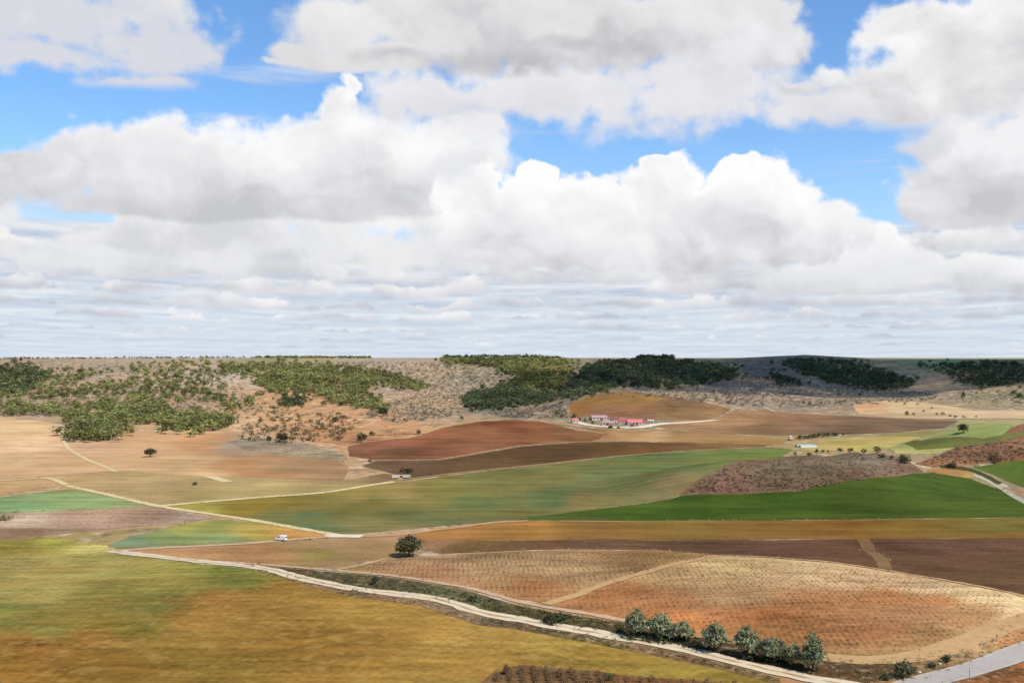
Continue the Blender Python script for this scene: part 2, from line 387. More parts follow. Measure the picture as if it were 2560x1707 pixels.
def drape(polys, lift):
    """cut 2-D polygons (lists of x, y) along the triangles of the ground and lay them on it"""
    vs, fs, key = [], [], {}
    def vid(p):
        k = (round(p[0], 3), round(p[1], 3))
        if k not in key: key[k] = len(vs); vs.append((p[0], p[1], p[2] + lift))
        return key[k]
    def tri_plane(A, B, C):
        n = np.cross(B - A, C - A); return n, A
    for poly in polys:
        P_ = [tuple(map(float, q[:2])) for q in poly]
        xs = np.array([q[0] for q in P_]); ys = np.array([q[1] for q in P_])
        r_, t_ = np.hypot(xs, ys), np.arctan2(xs, ys)
        # cells crossed by the outline
        ex = []
        n = len(P_)
        for i in range(n):
            p, q = np.array(P_[i]), np.array(P_[(i + 1) % n])
            m = max(2, int(np.linalg.norm(q - p) / 0.8) + 2)
            m = min(m, 4000)
            s = np.linspace(0, 1, m)[:, None]; ex.append(p + (q - p) * s)
        ex = np.concatenate(ex)
        ri = np.searchsorted(RR, np.hypot(ex[:, 0], ex[:, 1])) - 1
        ti = np.searchsorted(TH, np.arctan2(ex[:, 0], ex[:, 1])) - 1
        edge = set()
        for a, b in set(zip(ri.tolist(), ti.tolist())):
            for da in (-1, 0, 1):
                for db in (-1, 0, 1): edge.add((a + da, b + db))
        r0, r1 = ri.min() - 1, ri.max() + 2; t0, t1 = ti.min() - 1, ti.max() + 2
        r0 = max(r0, 0); t0 = max(t0, 0); r1 = min(r1, NR - 1); t1 = min(t1, NT - 1)
        CRr, CTt = np.meshgrid(np.arange(r0, r1), np.arange(t0, t1), indexing='ij')
        mx = (GX[CRr, CTt] + GX[CRr + 1, CTt + 1]) / 2; my = (GY[CRr, CTt] + GY[CRr + 1, CTt + 1]) / 2
        ins = np.zeros(mx.shape, bool)
        for i in range(n):
            x1, y1 = P_[i]; x2, y2 = P_[(i + 1) % n]
            if y1 == y2: continue
            c = ((y1 > my) != (y2 > my)) & (mx < (x2 - x1) * (my - y1) / (y2 - y1) + x1)
            ins ^= c
        for a in range(r0, r1):
            for b in range(t0, t1):
                onedge = (a, b) in edge
                if not onedge and not ins[a - r0, b - t0]: continue
                q = [VZ[a, b], VZ[a, b + 1], VZ[a + 1, b + 1], VZ[a + 1, b]]
                if not onedge:
                    i4 = [vid(p) for p in q]
                    fs.append((i4[0], i4[1], i4[2])); fs.append((i4[0], i4[2], i4[3])); continue
                for T in ((q[0], q[2], q[1]), (q[0], q[3], q[2])):
                    # clip the polygon against the triangle
                    sub = P_
                    A2 = (T[1][0] - T[0][0]) * (T[2][1] - T[0][1]) - (T[1][1] - T[0][1]) * (T[2][0] - T[0][0])
                    sg = 1 if A2 > 0 else -1
                    for k in range(3):
                        p, r = T[k], T[(k + 1) % 3]
                        exx, eyy = (r[0] - p[0]) * sg, (r[1] - p[1]) * sg
                        if not sub: break
                        ds = [exx * (s[1] - p[1]) - eyy * (s[0] - p[0]) for s in sub]
                        if min(ds) >= 0: continue
                        if max(ds) < 0: sub = []; break
                        out = []
                        for i in range(len(sub)):
                            j = (i + 1) % len(sub)
                            if ds[i] >= 0: out.append(sub[i])
                            if (ds[i] >= 0) != (ds[j] >= 0):
                                u = ds[i] / (ds[i] - ds[j])
                                out.append((sub[i][0] + u * (sub[j][0] - sub[i][0]), sub[i][1] + u * (sub[j][1] - sub[i][1])))
                        sub = out
                    if len(sub) < 3: continue
                    ar = 0
                    for i in range(len(sub)):
                        j = (i + 1) % len(sub); ar += sub[i][0] * sub[j][1] - sub[j][0] * sub[i][1]
                    if abs(ar) < 1e-3: continue
                    nn, A = tri_plane(*T)
                    ids = []
                    for s in sub:
                        z = A[2] - (nn[0] * (s[0] - A[0]) + nn[1] * (s[1] - A[1])) / nn[2]
                        k = vid((s[0], s[1], z))
                        if not ids or ids[-1] != k: ids.append(k)
                    if len(ids) > 1 and ids[0] == ids[-1]: ids.pop()
                    if len(set(ids)) != len(ids) or len(ids) < 3: continue
                    if ar < 0: ids = ids[::-1]
                    fs.append(tuple(ids))
    return np.array(vs), fs
def draped(name, polys, lift, mat, label=None, cols=None, kind='structure'):
    v, f = drape(polys, lift)
    c = cols(v) if callable(cols) else cols
    me = bpy.data.meshes.new(name)
    me.from_pydata([tuple(p) for p in v], [], f)
    me.materials.append(mat)
    me.polygons.foreach_set('use_smooth', [True] * len(me.polygons))
    if c is not None:
        at_ = me.color_attributes.new('tint', 'FLOAT_COLOR', 'POINT')
        cc = np.ones((len(v), 4), dtype=np.float32); cc[:, :3] = c
        at_.data.foreach_set('color', cc.ravel())
    me.update()
    nrm = gnormal(v[:, 0], v[:, 1])
    me.normals_split_custom_set_from_vertices([tuple(q) for q in nrm])
    o = link(bpy.data.objects.new(name, me))
    o['kind'] = kind
    if label: o['label'] = label
    return o

BORDERS = []
# ------------------------------------------------------------------ materials
def new_mat(name, rough=1.0, spec=0.0):
    m = bpy.data.materials.new(name); m.use_nodes = True
    t = m.node_tree; b = t.nodes['Principled BSDF']
    b.inputs['Roughness'].default_value = rough; b.inputs['Specular IOR Level'].default_value = spec
    return m, t, b
class G:                                     # small node helper for one tree
    def __init__(s, t): s.t = t
    def n(s, ty, ins=None, **kw):
        x = s.t.nodes.new(ty)
        for k, v in kw.items(): setattr(x, k, v)
        for k, v in (ins or {}).items():
            if hasattr(v, 'is_output'): s.t.links.new(v, x.inputs[k])
            else: x.inputs[k].default_value = v
        return x
    def m(s, op, a, b=0.0, clamp=False): return s.n('ShaderNodeMath', {0: a, 1: b}, operation=op, use_clamp=clamp).outputs[0]
    def noise(s, vec, sc, det=4, ro=0.55, out=0): return s.n('ShaderNodeTexNoise', {'Vector': vec, 'Scale': sc, 'Detail': det, 'Roughness': ro}).outputs[out]
    def mix(s, f, a, b, bt='MIX'):
        return s.n('ShaderNodeMix', {0: f, 6: a, 7: b}, data_type='RGBA', blend_type=bt).outputs[2]
    def ramp(s, f, a, b, lo=0.0, hi=1.0): return s.n('ShaderNodeMapRange', {0: f, 1: a, 2: b, 3: lo, 4: hi}).outputs[0]
    def mapv(s, vec, rot=0.0, scale=(1, 1, 1)):
        return s.n('ShaderNodeMapping', {'Vector': vec, 'Rotation': (0, 0, rot), 'Scale': scale}).outputs[0]
def soil_mat(name, streak=0.25, ang=0.0, st_len=90.0, st_w=7.0, mott=0.22, hue=None, hue_amt=0.0, dots=None, rows=None, fine=0.12):
    """field surface: attribute colour of the soil or crop, broken up by tramline streaks, mottling, fine grain, and vine or stubble rows"""
    m, t, b = new_mat(name); g = G(t)
    a = g.n('ShaderNodeAttribute', attribute_name='tint').outputs['Color']
    pos = g.n('ShaderNodeNewGeometry').outputs['Position']
    v = g.mapv(pos, ang, (1 / st_len, 1 / st_w, 0.0))
    k1 = g.m('MULTIPLY', g.m('SUBTRACT', g.noise(v, 1.0, 5, 0.62), 0.5), streak * 8.5)
    k2 = g.m('MULTIPLY', g.m('SUBTRACT', g.noise(g.mapv(pos, 0.3, (1, .6, 0)), 0.022, 5, 0.6), 0.5), mott * 6.5)
    k3 = g.m('MULTIPLY', g.m('SUBTRACT', g.noise(pos, 0.55, 3, 0.6), 0.5), fine * 5.5)
    wv_ = g.n('ShaderNodeVectorMath', {0: pos, 1: g.n('ShaderNodeVectorMath', {0: g.noise(pos, 0.02, 3, 0.5, out=1), 'Scale': 30.0}, operation='SCALE').outputs[0]}, operation='ADD').outputs[0]
    k4 = g.m('MULTIPLY', g.m('SUBTRACT', g.noise(g.mapv(wv_, ang + 0.5, (1 / 26.0, 1 / 9.0, 0.0)), 1.0, 6, 0.68), 0.5), (streak + fine) * 4.4)
    k = g.m('ADD', g.m('ADD', g.m('ADD', g.m('ADD', k1, k2), k3), k4), 1.0)
    if rows:                                  # rows: (direction angle, spacing m, amount)
        for (ra, sp, am) in rows:
            vv = g.mapv(pos, ra, (1.0, 1.0, 0.0))
            x = g.n('ShaderNodeSeparateXYZ', {0: vv}).outputs[0]
            x = g.m('ADD', x, g.m('MULTIPLY', g.noise(pos, 0.05, 2), 1.4))
            w = g.m('SINE', g.m('MULTIPLY', x, 2 * PI / sp))
            k = g.m('ADD', k, g.m('MULTIPLY', g.m('MULTIPLY', w, am), g.ramp(g.noise(pos, 0.035, 3), 0.35, 0.6)))
    k = g.m('MAXIMUM', k, 0.25)
    col_ = g.n('ShaderNodeVectorMath', {0: a, 1: g.n('ShaderNodeCombineXYZ', {0: k, 1: k, 2: k}).outputs[0]}, operation='MULTIPLY').outputs[0]
    if hue is not None:                       # a second soil or crop colour showing through in long patches
        f = g.noise(g.mapv(pos, ang + 0.2, (1 / (st_len * 1.3), 1 / (st_w * 4), 0.0)), 1.0, 5, 0.6)
        col_ = g.mix(g.ramp(f, 0.46, 0.68, 0.0, hue_amt), col_, (*alb(hue), 1))
    if dots:                                  # dots: (size m, amount, colour): clods, tufts, stubble
        for (sz, am, dc) in dots:
            f = g.noise(pos, 1 / sz, 2, 0.5)
            col_ = g.mix(g.ramp(f, 0.56, 0.66, 0.0, am), col_, (*alb(dc), 1))
    t.links.new(col_, b.inputs['Base Color'])
    return m

# ---- ground material: scrubby hill land, paler eroded earth, tufts
def ground_mat():
    m, t, b = new_mat("scrub_ground"); g = G(t)
    pos = g.n('ShaderNodeNewGeometry').outputs['Position']
    flat = g.mapv(pos, 0, (1, 0.75, 0))
    a = g.n('ShaderNodeAttribute', attribute_name='tint').outputs['Color']
    n1 = g.noise(flat, 0.008, 6, 0.62); n2 = g.noise(flat, 0.045, 5, 0.6); n3 = g.noise(flat, 0.16, 4, 0.65)
    c = g.mix(g.ramp(n1, 0.42, 0.6, 0, 0.45), a, (*alb((216, 172, 122)), 1))
    c = g.mix(g.ramp(n2, 0.50, 0.62, 0, 0.50), c, (*alb((128, 120, 88)), 1))
    c = g.mix(g.ramp(n3, 0.54, 0.64, 0, 0.60), c, (*alb((92, 90, 66)), 1))
    c = g.mix(g.ramp(g.noise(flat, 0.07, 4, 0.6), 0.55, 0.66, 0, 0.7), c, (*alb((232, 212, 184)), 1))
    t.links.new(c, b.inputs['Base Color'])
    return m
# colour of the hill land by place (soil colours read off at these picture positions)
GP = [((0, 910), (172, 150, 122)), ((300, 905), (178, 160, 140)), ((560, 940), (205, 185, 160)), ((640, 1000), (212, 160, 112)), ((760, 1020), (220, 160, 105)),
      ((900, 1050), (222, 160, 108)), ((1000, 960), (165, 148, 128)), ((1050, 1020), (190, 160, 125)), ((1100, 930), (172, 155, 132)), ((1000, 905), (185, 165, 145)),
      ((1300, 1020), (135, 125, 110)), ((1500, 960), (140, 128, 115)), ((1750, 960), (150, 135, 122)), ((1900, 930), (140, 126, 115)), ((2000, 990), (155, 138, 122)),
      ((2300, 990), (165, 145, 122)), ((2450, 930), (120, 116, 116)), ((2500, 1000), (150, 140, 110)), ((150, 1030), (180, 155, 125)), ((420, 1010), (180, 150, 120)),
      ((500, 1060), (222, 180, 132)), ((0, 1100), (225, 185, 140)), ((2400, 905), (170, 175, 120)), ((1700, 902), (130, 135, 105)), ((700, 900), (150, 150, 105)),
      ((1250, 1700), (150, 115, 60)), ((2500, 1650), (205, 130, 70)), ((2400, 1660), (175, 125, 80)), ((2560, 1580), (225, 175, 120)), ((100, 1400), (150, 140, 70)), ((2000, 1100), (170, 150, 95))]
def rbf(pts, p=3.6, aspect=3.0):
    q = np.array([[c[0][0], c[0][1]] for c in pts], float); cl = np.array([alb(c[1]) for c in pts])
    def f(v):
        v = np.asarray(v)
        X_, Y_ = to_pix(v[:, 0], np.maximum(v[:, 1], 30), v[:, 2])
        wx_ = fbm(v[:, 0], v[:, 1] * 0.8, 70, 41, 4); wy_ = fbm(v[:, 0], v[:, 1] * 0.8, 80, 47, 4)
        X_ = X_ + 130 * wx_; Y_ = Y_ + wy_ * np.clip((Y_ - 893) * 0.075, 3, 60)
        # distances are taken after a square-root squeeze of the horizontal, in steps to keep memory small
        out = np.zeros((len(v), 3))
        for s in range(0, len(v), 20000):
            x, y = X_[s:s + 20000, None], Y_[s:s + 20000, None]
            d = ((x - q[None, :, 0]) / aspect) ** 2 + (y - q[None, :, 1]) ** 2 + 60.0
            w = d ** (-p / 2 * 1.0); w /= w.sum(1, keepdims=True)
            out[s:s + 20000] = w @ cl
        return out
    return f
gm = ground_mat()
gv = VZ.reshape(-1, 3)
g_ob = quick_mesh("ground", gv, GF, gm, smooth=True, cols=rbf(GP)(gv))
g_ob['kind'] = 'structure'; g_ob['label'] = "dry scrubby hills and plateau round the valley"
# ------------------------------------------------------------------ fields (outlines and soil colours read at picture positions, laid out on the land)
FM = {}
FM['stubble'] = soil_mat('pale_stubble', 0.10, 0.12, 160, 14, 0.14, (200, 150, 95), 0.45, fine=0.10)
FM['olive'] = soil_mat('olive_stubble', 0.10, -0.1, 140, 14, 0.16, (160, 150, 80), 0.4)
FM['barley'] = soil_mat('young_barley', 0.14, -0.28, 120, 9, 0.18, (150, 128, 55), 0.55, fine=0.10)
FM['wheat'] = soil_mat('green_wheat', 0.10, 0.05, 90, 7, 0.14, (104, 116, 40), 0.5, fine=0.12, rows=[(1.50, 9.0, 0.035)])
FM['plough'] = soil_mat('ploughed_earth', 0.12, -0.05, 110, 6, 0.18, (128, 94, 60), 0.5, fine=0.2, rows=[(1.45, 5.0, 0.07)], dots=[(1.6, 0.35, (84, 62, 44))])
FM['red'] = soil_mat('red_earth', 0.16, -0.2, 160, 11, 0.22, (165, 110, 75), 0.5, fine=0.12)
FM['ochre'] = soil_mat('ochre_crop', 0.13, -0.03, 120, 6, 0.18, (158, 112, 45), 0.5)
FM['near'] = soil_mat('golden_meadow', 0.15, -0.16, 34, 3.6, 0.22, (168, 118, 38), 0.35, fine=0.2, dots=[(1.8, 0.30, (118, 98, 34)), (4.2, 0.28, (196, 166, 84))])
FM['rough'] = soil_mat('rough_verge', 0.10, 0.4, 20, 4, 0.30, (112, 100, 70), 0.4, dots=[(1.2, 0.7, (78, 72, 45)), (2.6, 0.5, (190, 160, 120))], fine=0.4)
FM['knoll'] = soil_mat('knoll_scrub', 0.10, 0.1, 30, 7, 0.34, (146, 118, 90), 0.5, dots=[(2.2, 0.5, (96, 90, 64)), (4.5, 0.4, (156, 134, 112))], fine=0.25)
FM['vines'] = soil_mat('vineyard_soil', 0.13, -0.12, 50, 6.0, 0.20, (186, 140, 90), 0.35, rows=[(0.06, 1.7, 0.13), (1.50, 5.4, 0.05)], fine=0.22)
def field(name, label, mat, poly, pts, lift=0.05, wob=0.0, kind='structure'):
    w = [pix(*q)[:2] for q in poly]
    # add points along the sides and let them wander a little, as ploughed edges do
    out = []
    for i in range(len(w)):
        p, q = np.array(w[i]), np.array(w[(i + 1) % len(w)])
        L = np.linalg.norm(q - p); m = int(min(12, max(1, L / 14)))
        nrm_ = np.array([-(q - p)[1], (q - p)[0]]) / max(L, 1e-6)
        for k in range(m):
            s = k / m; o_ = (rng.random() - 0.5) * min(1.6, L * 0.02) * (0 if k == 0 else 1)
            out.append(p + (q - p) * s + nrm_ * o_)
    BORDERS.append(out)
    return draped(name, [out], lift, FM[mat], label, rbf(pts), kind)
E = -260; X2 = 2830
field('stubble_field', "pale tan stubble field on the left below the pine slope", 'stubble',
      [(E, 1044), (0, 1043), (110, 1053), (160, 1063), (168, 1106), (300, 1106), (310, 1074), (480, 1086), (590, 1078), (630, 1105), (700, 1138), (830, 1148), (872, 1166), (860, 1200), (640, 1195), (500, 1190), (300, 1177), (110, 1195), (E, 1196)],
      [((0, 1060), (236, 198, 142)), ((80, 1100), (238, 196, 146)), ((0, 1160), (224, 184, 134)), ((250, 1120), (226, 180, 138)), ((200, 1160), (214, 172, 124)), ((400, 1120), (222, 176, 126)), ((520, 1110), (208, 152, 98)), ((450, 1160), (214, 174, 120)), ((620, 1170), (190, 140, 90)), ((780, 1165), (176, 138, 96)), ((620, 1120), (170, 150, 125))])
field('olive_stubble_field', "olive tan stubble field between two pale tracks", 'olive',
      [(E, 1198), (110, 1197), (300, 1179), (500, 1191), (640, 1196), (860, 1201), (960, 1183), (1005, 1190), (985, 1203), (800, 1230), (640, 1242), (430, 1262), (385, 1262), (180, 1218), (150, 1214), (0, 1240), (E, 1245)],
      [((0, 1215), (196, 152, 102)), ((120, 1210), (196, 156, 106)), ((330, 1220), (196, 164, 110)), ((450, 1240), (172, 148, 92)), ((620, 1215), (190, 164, 104)), ((800, 1210), (180, 152, 98)), ((930, 1190), (146, 112, 78))], lift=0.06)
field('green_strip_field', "narrow pale green crop strip left of the track crossing", 'barley',
      [(E, 1248), (0, 1243), (170, 1222), (200, 1226), (385, 1264), (300, 1270), (0, 1282), (E, 1290)],
      [((0, 1262), (140, 172, 112)), ((200, 1250), (150, 172, 106)), ((330, 1263), (168, 168, 110))])
field('fallow_field', "pinkish brown fallow field at the left edge", 'plough',
      [(E, 1292), (0, 1283), (300, 1271), (385, 1267), (530, 1294), (480, 1304), (300, 1320), (100, 1340), (0, 1350), (E, 1375)],
      [((0, 1295), (206, 180, 148)), ((200, 1292), (196, 158, 128)), ((350, 1282), (176, 140, 110)), ((100, 1330), (176, 145, 120)), ((0, 1335), (160, 125, 95)), ((450, 1296), (184, 160, 140))])
field('crop_patch', "small green and yellow crop patch beside the pinkish track", 'barley',
      [(268, 1362), (330, 1340), (480, 1306), (545, 1298), (640, 1305), (840, 1338), (850, 1341), (700, 1352), (500, 1364), (300, 1372)],
      [((330, 1350), (132, 150, 110)), ((420, 1340), (140, 155, 90)), ((480, 1315), (176, 172, 80)), ((560, 1315), (150, 155, 75)), ((640, 1330), (190, 165, 70)), ((750, 1338), (216, 156, 72)), ((560, 1345), (138, 156, 100))])
field('meadow', "large olive and golden meadow filling the bottom left", 'near',
      [(E, 1372), (0, 1352), (110, 1342), (268, 1364), (285, 1382), (430, 1402), (620, 1422), (740, 1452), (880, 1478), (1000, 1492), (1150, 1535), (1300, 1568), (1500, 1604), (1700, 1640), (1900, 1690), (2150, 1760), (1300, 1900), (E, 1900)],
      [((0, 1360), (140, 130, 50)), ((120, 1350), (170, 165, 62)), ((230, 1358), (205, 190, 100)), ((60, 1410), (176, 158, 84)), ((250, 1420), (160, 150, 74)), ((400, 1440), (158, 148, 64)), ((560, 1440), (122, 128, 48)), ((620, 1470), (124, 128, 50)),
       ((100, 1500), (170, 155, 78)), ((60, 1545), (126, 130, 55)), ((300, 1510), (138, 128, 52)), ((450, 1530), (126, 124, 56)), ((150, 1590), (142, 134, 56)), ((400, 1570), (140, 124, 44)),
       ((100, 1640), (158, 108, 36)), ((250, 1620), (160, 114, 38)), ((550, 1560), (164, 120, 44)), ((620, 1520), (160, 116, 44)), ((50, 1700), (158, 112, 32)), ((300, 1690), (140, 104, 32)), ((560, 1690), (140, 110, 34)),
       ((760, 1490), (166, 124, 44)), ((860, 1530), (172, 134, 48)), ((900, 1600), (160, 118, 42)), ((760, 1620), (154, 112, 36)), ((1050, 1600), (178, 138, 54)), ((1150, 1570), (172, 134, 52)), ((1080, 1680), (168, 130, 46)), ((800, 1690), (164, 122, 42)),
       ((1350, 1610), (178, 144, 54)), ((1500, 1650), (168, 136, 44)), ((1700, 1680), (160, 134, 44)), ((1250, 1650), (168, 128, 48)), ((1850, 1700), (150, 126, 44))], lift=0.05)
field('farm_land', "brown fallow wedge between the gravel road and the pinkish track", 'olive',
      [(300, 1376), (500, 1367), (700, 1356), (850, 1346), (1010, 1338), (1060, 1352), (1020, 1385), (860, 1412), (740, 1420), (640, 1412), (430, 1393)],
      [((420, 1385), (196, 146, 92)), ((600, 1385), (184, 134, 84)), ((800, 1365), (180, 142, 94)), ((900, 1370), (166, 130, 82)), ((760, 1390), (158, 136, 70)), ((960, 1350), (192, 148, 104)), ((860, 1400), (166, 130, 84)), ((1000, 1360), (176, 140, 92))])
field('roadside_ditch', "dark weedy ditch between the gravel road and the vineyards", 'rough',
      [(620, 1412), (740, 1422), (860, 1432), (1000, 1446), (1160, 1474), (1290, 1512), (1400, 1534), (1560, 1556), (1700, 1590), (1700, 1618), (1480, 1578), (1280, 1543), (1200, 1528), (1080, 1493), (900, 1473), (760, 1446), (640, 1420)],
      [((700, 1425), (104, 78, 52)), ((850, 1450), (96, 86, 54)), ((1000, 1470), (100, 92, 64)), ((1150, 1500), (106, 104, 66)), ((1300, 1530), (96, 84, 48)), ((1450, 1560), (100, 80, 50)), ((1600, 1590), (96, 78, 50))])
field('meadow_verge', "brown weedy verge along the near side of the gravel road", 'rough',
      [(640, 1424), (760, 1452), (900, 1480), (1075, 1502), (1195, 1538), (1280, 1552), (1480, 1590), (1660, 1623), (1800, 1655), (1950, 1695), (1950, 1712), (1800, 1672), (1640, 1640), (1470, 1606), (1270, 1570), (1190, 1562), (1040, 1512), (880, 1492), (750, 1460)],
      [((760, 1456), (150, 110, 75)), ((950, 1494), (140, 104, 72)), ((1100, 1520), (140, 112, 80)), ((1250, 1560), (112, 88, 62)), ((1450, 1595), (126, 106, 64)), ((1700, 1640), (140, 106, 72)), ((1900, 1690), (128, 104, 60))], lift=0.09)
field('vineyard', "brown vineyard left of the tan farm lane", 'vines',
      [(860, 1424), (1000, 1396), (1150, 1386), (1350, 1376), (1640, 1374), (1790, 1388), (1650, 1418), (1500, 1463), (1368, 1508), (1290, 1496), (1150, 1462), (950, 1436)],
      [((900, 1420), (158, 128, 76)), ((1000, 1420), (170, 128, 88)), ((1150, 1410), (180, 144, 98)), ((1150, 1445), (176, 126, 86)), ((1300, 1395), (144, 110, 70)), ((1350, 1430), (192, 158, 108)), ((1450, 1430), (196, 156, 104)), ((1330, 1480), (176, 118, 66)), ((1280, 1450), (190, 152, 104)), ((1550, 1400), (150, 112, 70)), ((1650, 1395), (168, 128, 78))])
field('vineyard', "orange brown vineyard on the rounded rise at right", 'vines',
      [(1372, 1512), (1500, 1468), (1650, 1422), (1795, 1390), (2100, 1409), (2300, 1441), (2560, 1490), (2640, 1508), (2640, 1520), (2560, 1545), (2440, 1600), (2330, 1640), (2250, 1650), (2120, 1652), (2040, 1640), (1800, 1592), (1600, 1556)],
      [((1450, 1505), (176, 120, 64)), ((1560, 1490), (174, 112, 58)), ((1540, 1530), (176, 118, 66)), ((1650, 1500), (172, 112, 64)), ((1620, 1440), (192, 154, 100)), ((1700, 1450), (196, 158, 106)), ((1800, 1410), (204, 172, 112)), ((1900, 1430), (206, 168, 118)), ((1800, 1480), (184, 144, 98)),
       ((2000, 1415), (226, 194, 138)), ((2050, 1450), (216, 176, 126)), ((2200, 1440), (224, 184, 136)), ((2300, 1465), (226, 192, 140)), ((2420, 1490), (234, 200, 142)), ((2530, 1505), (238, 208, 146)), ((2500, 1540), (234, 196, 144)), ((2560, 1560), (226, 186, 136)),
       ((1900, 1530), (172, 108, 56)), ((2000, 1500), (180, 122, 70)), ((2150, 1500), (186, 124, 68)), ((2300, 1500), (190, 128, 68)), ((2200, 1540), (180, 128, 80)), ((2400, 1530), (188, 140, 84)), ((2100, 1580), (170, 112, 66)), ((2350, 1570), (188, 138, 86)), ((2250, 1610), (168, 122, 72)), ((2380, 1595), (196, 156, 106)),
       ((1950, 1590), (176, 118, 62)), ((2100, 1640), (190, 144, 86)), ((2250, 1642), (192, 152, 98)), ((1700, 1560), (196, 124, 62))])
field('dark_plough_field', "dark brown ploughed field behind the rounded vineyard", 'plough',
      [(1500, 1346), (1640, 1351), (2100, 1347), (X2, 1344), (X2, 1560), (2560, 1489), (2300, 1440), (2100, 1408), (1800, 1388), (1640, 1373), (1400, 1372), (1100, 1384), (1050, 1370), (1060, 1352), (1300, 1352)],
      [((1100, 1360), (170, 128, 92)), ((1200, 1372), (126, 98, 56)), ((1350, 1356), (122, 84, 56)), ((1500, 1360), (116, 86, 62)), ((1700, 1362), (108, 78, 58)), ((2000, 1370), (108, 76, 58)), ((2150, 1390), (112, 80, 56)), ((2400, 1380), (112, 80, 60)), ((2500, 1430), (106, 78, 54)), ((2300, 1420), (104, 76, 52)), ((2700, 1450), (106, 78, 54))])
field('stubble_lane', "pale diagonal strip across the dark ploughed field", 'olive',
      [(2140, 1346), (2172, 1346), (2232, 1424), (2196, 1420)],
      [((2155, 1350), (140, 104, 58)), ((2190, 1380), (136, 100, 72)), ((2212, 1418), (132, 100, 60))], lift=0.10)
field('ochre_field', "long ochre field strip in front of the green field", 'ochre',
      [(1000, 1342), (1100, 1322), (1310, 1302), (1500, 1303), (1700, 1302), (2100, 1300), (X2, 1290), (X2, 1344), (2100, 1346), (1640, 1350), (1500, 1345), (1300, 1351), (1060, 1351)],
      [((1060, 1335), (190, 132, 64)), ((1200, 1330), (170, 122, 54)), ((1300, 1320), (176, 124, 48)), ((1500, 1322), (142, 104, 46)), ((1700, 1330), (140, 112, 44)), ((1900, 1315), (134, 100, 40)), ((2150, 1312), (144, 100, 38)), ((2300, 1325), (132, 102, 36)), ((2560, 1320), (136, 98, 36)), ((2500, 1300), (118, 108, 46))])
field('green_wheat_field', "vivid dark green wheat field at right below the scrubby knoll", 'wheat',
      [(1300, 1300), (1330, 1291), (1500, 1271), (1700, 1239), (2000, 1228), (2280, 1183), (2330, 1182), (2420, 1194), (2500, 1222), (2600, 1262), (X2, 1320), (X2, 1289), (2100, 1299), (1500, 1301)],
      [((1400, 1292), (84, 100, 40)), ((1600, 1270), (72, 96, 28)), ((1800, 1260), (64, 88, 26)), ((2000, 1250), (66, 92, 26)), ((2200, 1220), (74, 92, 32)), ((2300, 1200), (76, 98, 38)), ((2200, 1270), (62, 82, 24)), ((2400, 1230), (76, 96, 36)), ((2450, 1280), (80, 100, 34)), ((2000, 1290), (68, 92, 28))])
field('barley_field', "wide muted green barley field across the middle of the valley", 'barley',
      [(388, 1265), (430, 1264), (640, 1246), (800, 1234), (985, 1206), (1300, 1168), (1560, 1140), (1800, 1123), (1930, 1118), (1985, 1124), (1960, 1138), (1850, 1160), (1790, 1185), (1700, 1237), (1500, 1270), (1330, 1290), (1300, 1300), (1150, 1310), (960, 1328), (850, 1338), (640, 1301), (540, 1286)],
      [((450, 1268), (184, 170, 70)), ((600, 1262), (150, 126, 38)), ((700, 1250), (142, 122, 46)), ((850, 1240), (160, 138, 70)), ((700, 1275), (124, 124, 66)), ((800, 1290), (98, 124, 82)), ((700, 1300), (112, 130, 84)), ((900, 1265), (116, 112, 56)), ((1000, 1295), (104, 116, 68)), ((950, 1320), (142, 128, 74)),
       ((1100, 1220), (136, 128, 62)), ((1000, 1225), (168, 144, 80)), ((1200, 1250), (104, 118, 66)), ((1300, 1200), (128, 122, 66)), ((1500, 1180), (112, 122, 74)), ((1400, 1240), (100, 116, 68)), ((1300, 1270), (116, 116, 64)), ((1600, 1150), (96, 118, 64)), ((1700, 1150), (98, 120, 72)), ((1850, 1135), (114, 132, 66)),
       ((1600, 1210), (112, 118, 66)), ((1700, 1210), (148, 128, 82)), ((1500, 1250), (140, 124, 70)), ((1200, 1298), (122, 120, 70))])
field('dark_plough_field', "long dark brown ploughed band beyond the barley field", 'plough',
      [(1000, 1188), (905, 1165), (940, 1152), (1100, 1150), (1300, 1117), (1440, 1106), (1560, 1104), (1700, 1106), (1930, 1112), (1900, 1118), (1800, 1122), (1560, 1139), (1300, 1166), (1010, 1200)],
      [((960, 1170), (122, 98, 70)), ((1100, 1170), (112, 86, 62)), ((1200, 1155), (114, 88, 56)), ((1350, 1135), (96, 72, 46)), ((1500, 1120), (106, 78, 46)), ((1650, 1118), (124, 88, 52)), ((1850, 1115), (146, 112, 66))], lift=0.07)
field('red_earth_field', "reddish brown ploughed field beyond the dark band", 'red',
      [(872, 1140), (870, 1115), (920, 1104), (1000, 1098), (1100, 1072), (1200, 1054), (1290, 1049), (1360, 1056), (1440, 1076), (1520, 1084), (1480, 1103), (1300, 1115), (1100, 1148), (940, 1150)],
      [((900, 1120), (140, 96, 70)), ((1000, 1115), (150, 96, 66)), ((1030, 1105), (172, 106, 74)), ((1100, 1110), (150, 92, 62)), ((1150, 1080), (148, 96, 56)), ((1250, 1060), (128, 76, 48)), ((1300, 1080), (142, 88, 56)), ((1200, 1120), (156, 104, 70)), ((1400, 1095), (140, 98, 60)), ((1050, 1130), (120, 84, 58))], lift=0.06)
field('rocky_patch', "grey rough patch of bare rocky ground beside the red earth field", 'rough',
      [(570, 1104), (640, 1094), (740, 1104), (830, 1122), (868, 1140), (860, 1156), (800, 1146), (700, 1136), (610, 1124)],
      [((620, 1108), (160, 148, 128)), ((720, 1112), (178, 156, 130)), ((800, 1130), (180, 158, 126)), ((850, 1142), (190, 170, 130))], lift=0.12)
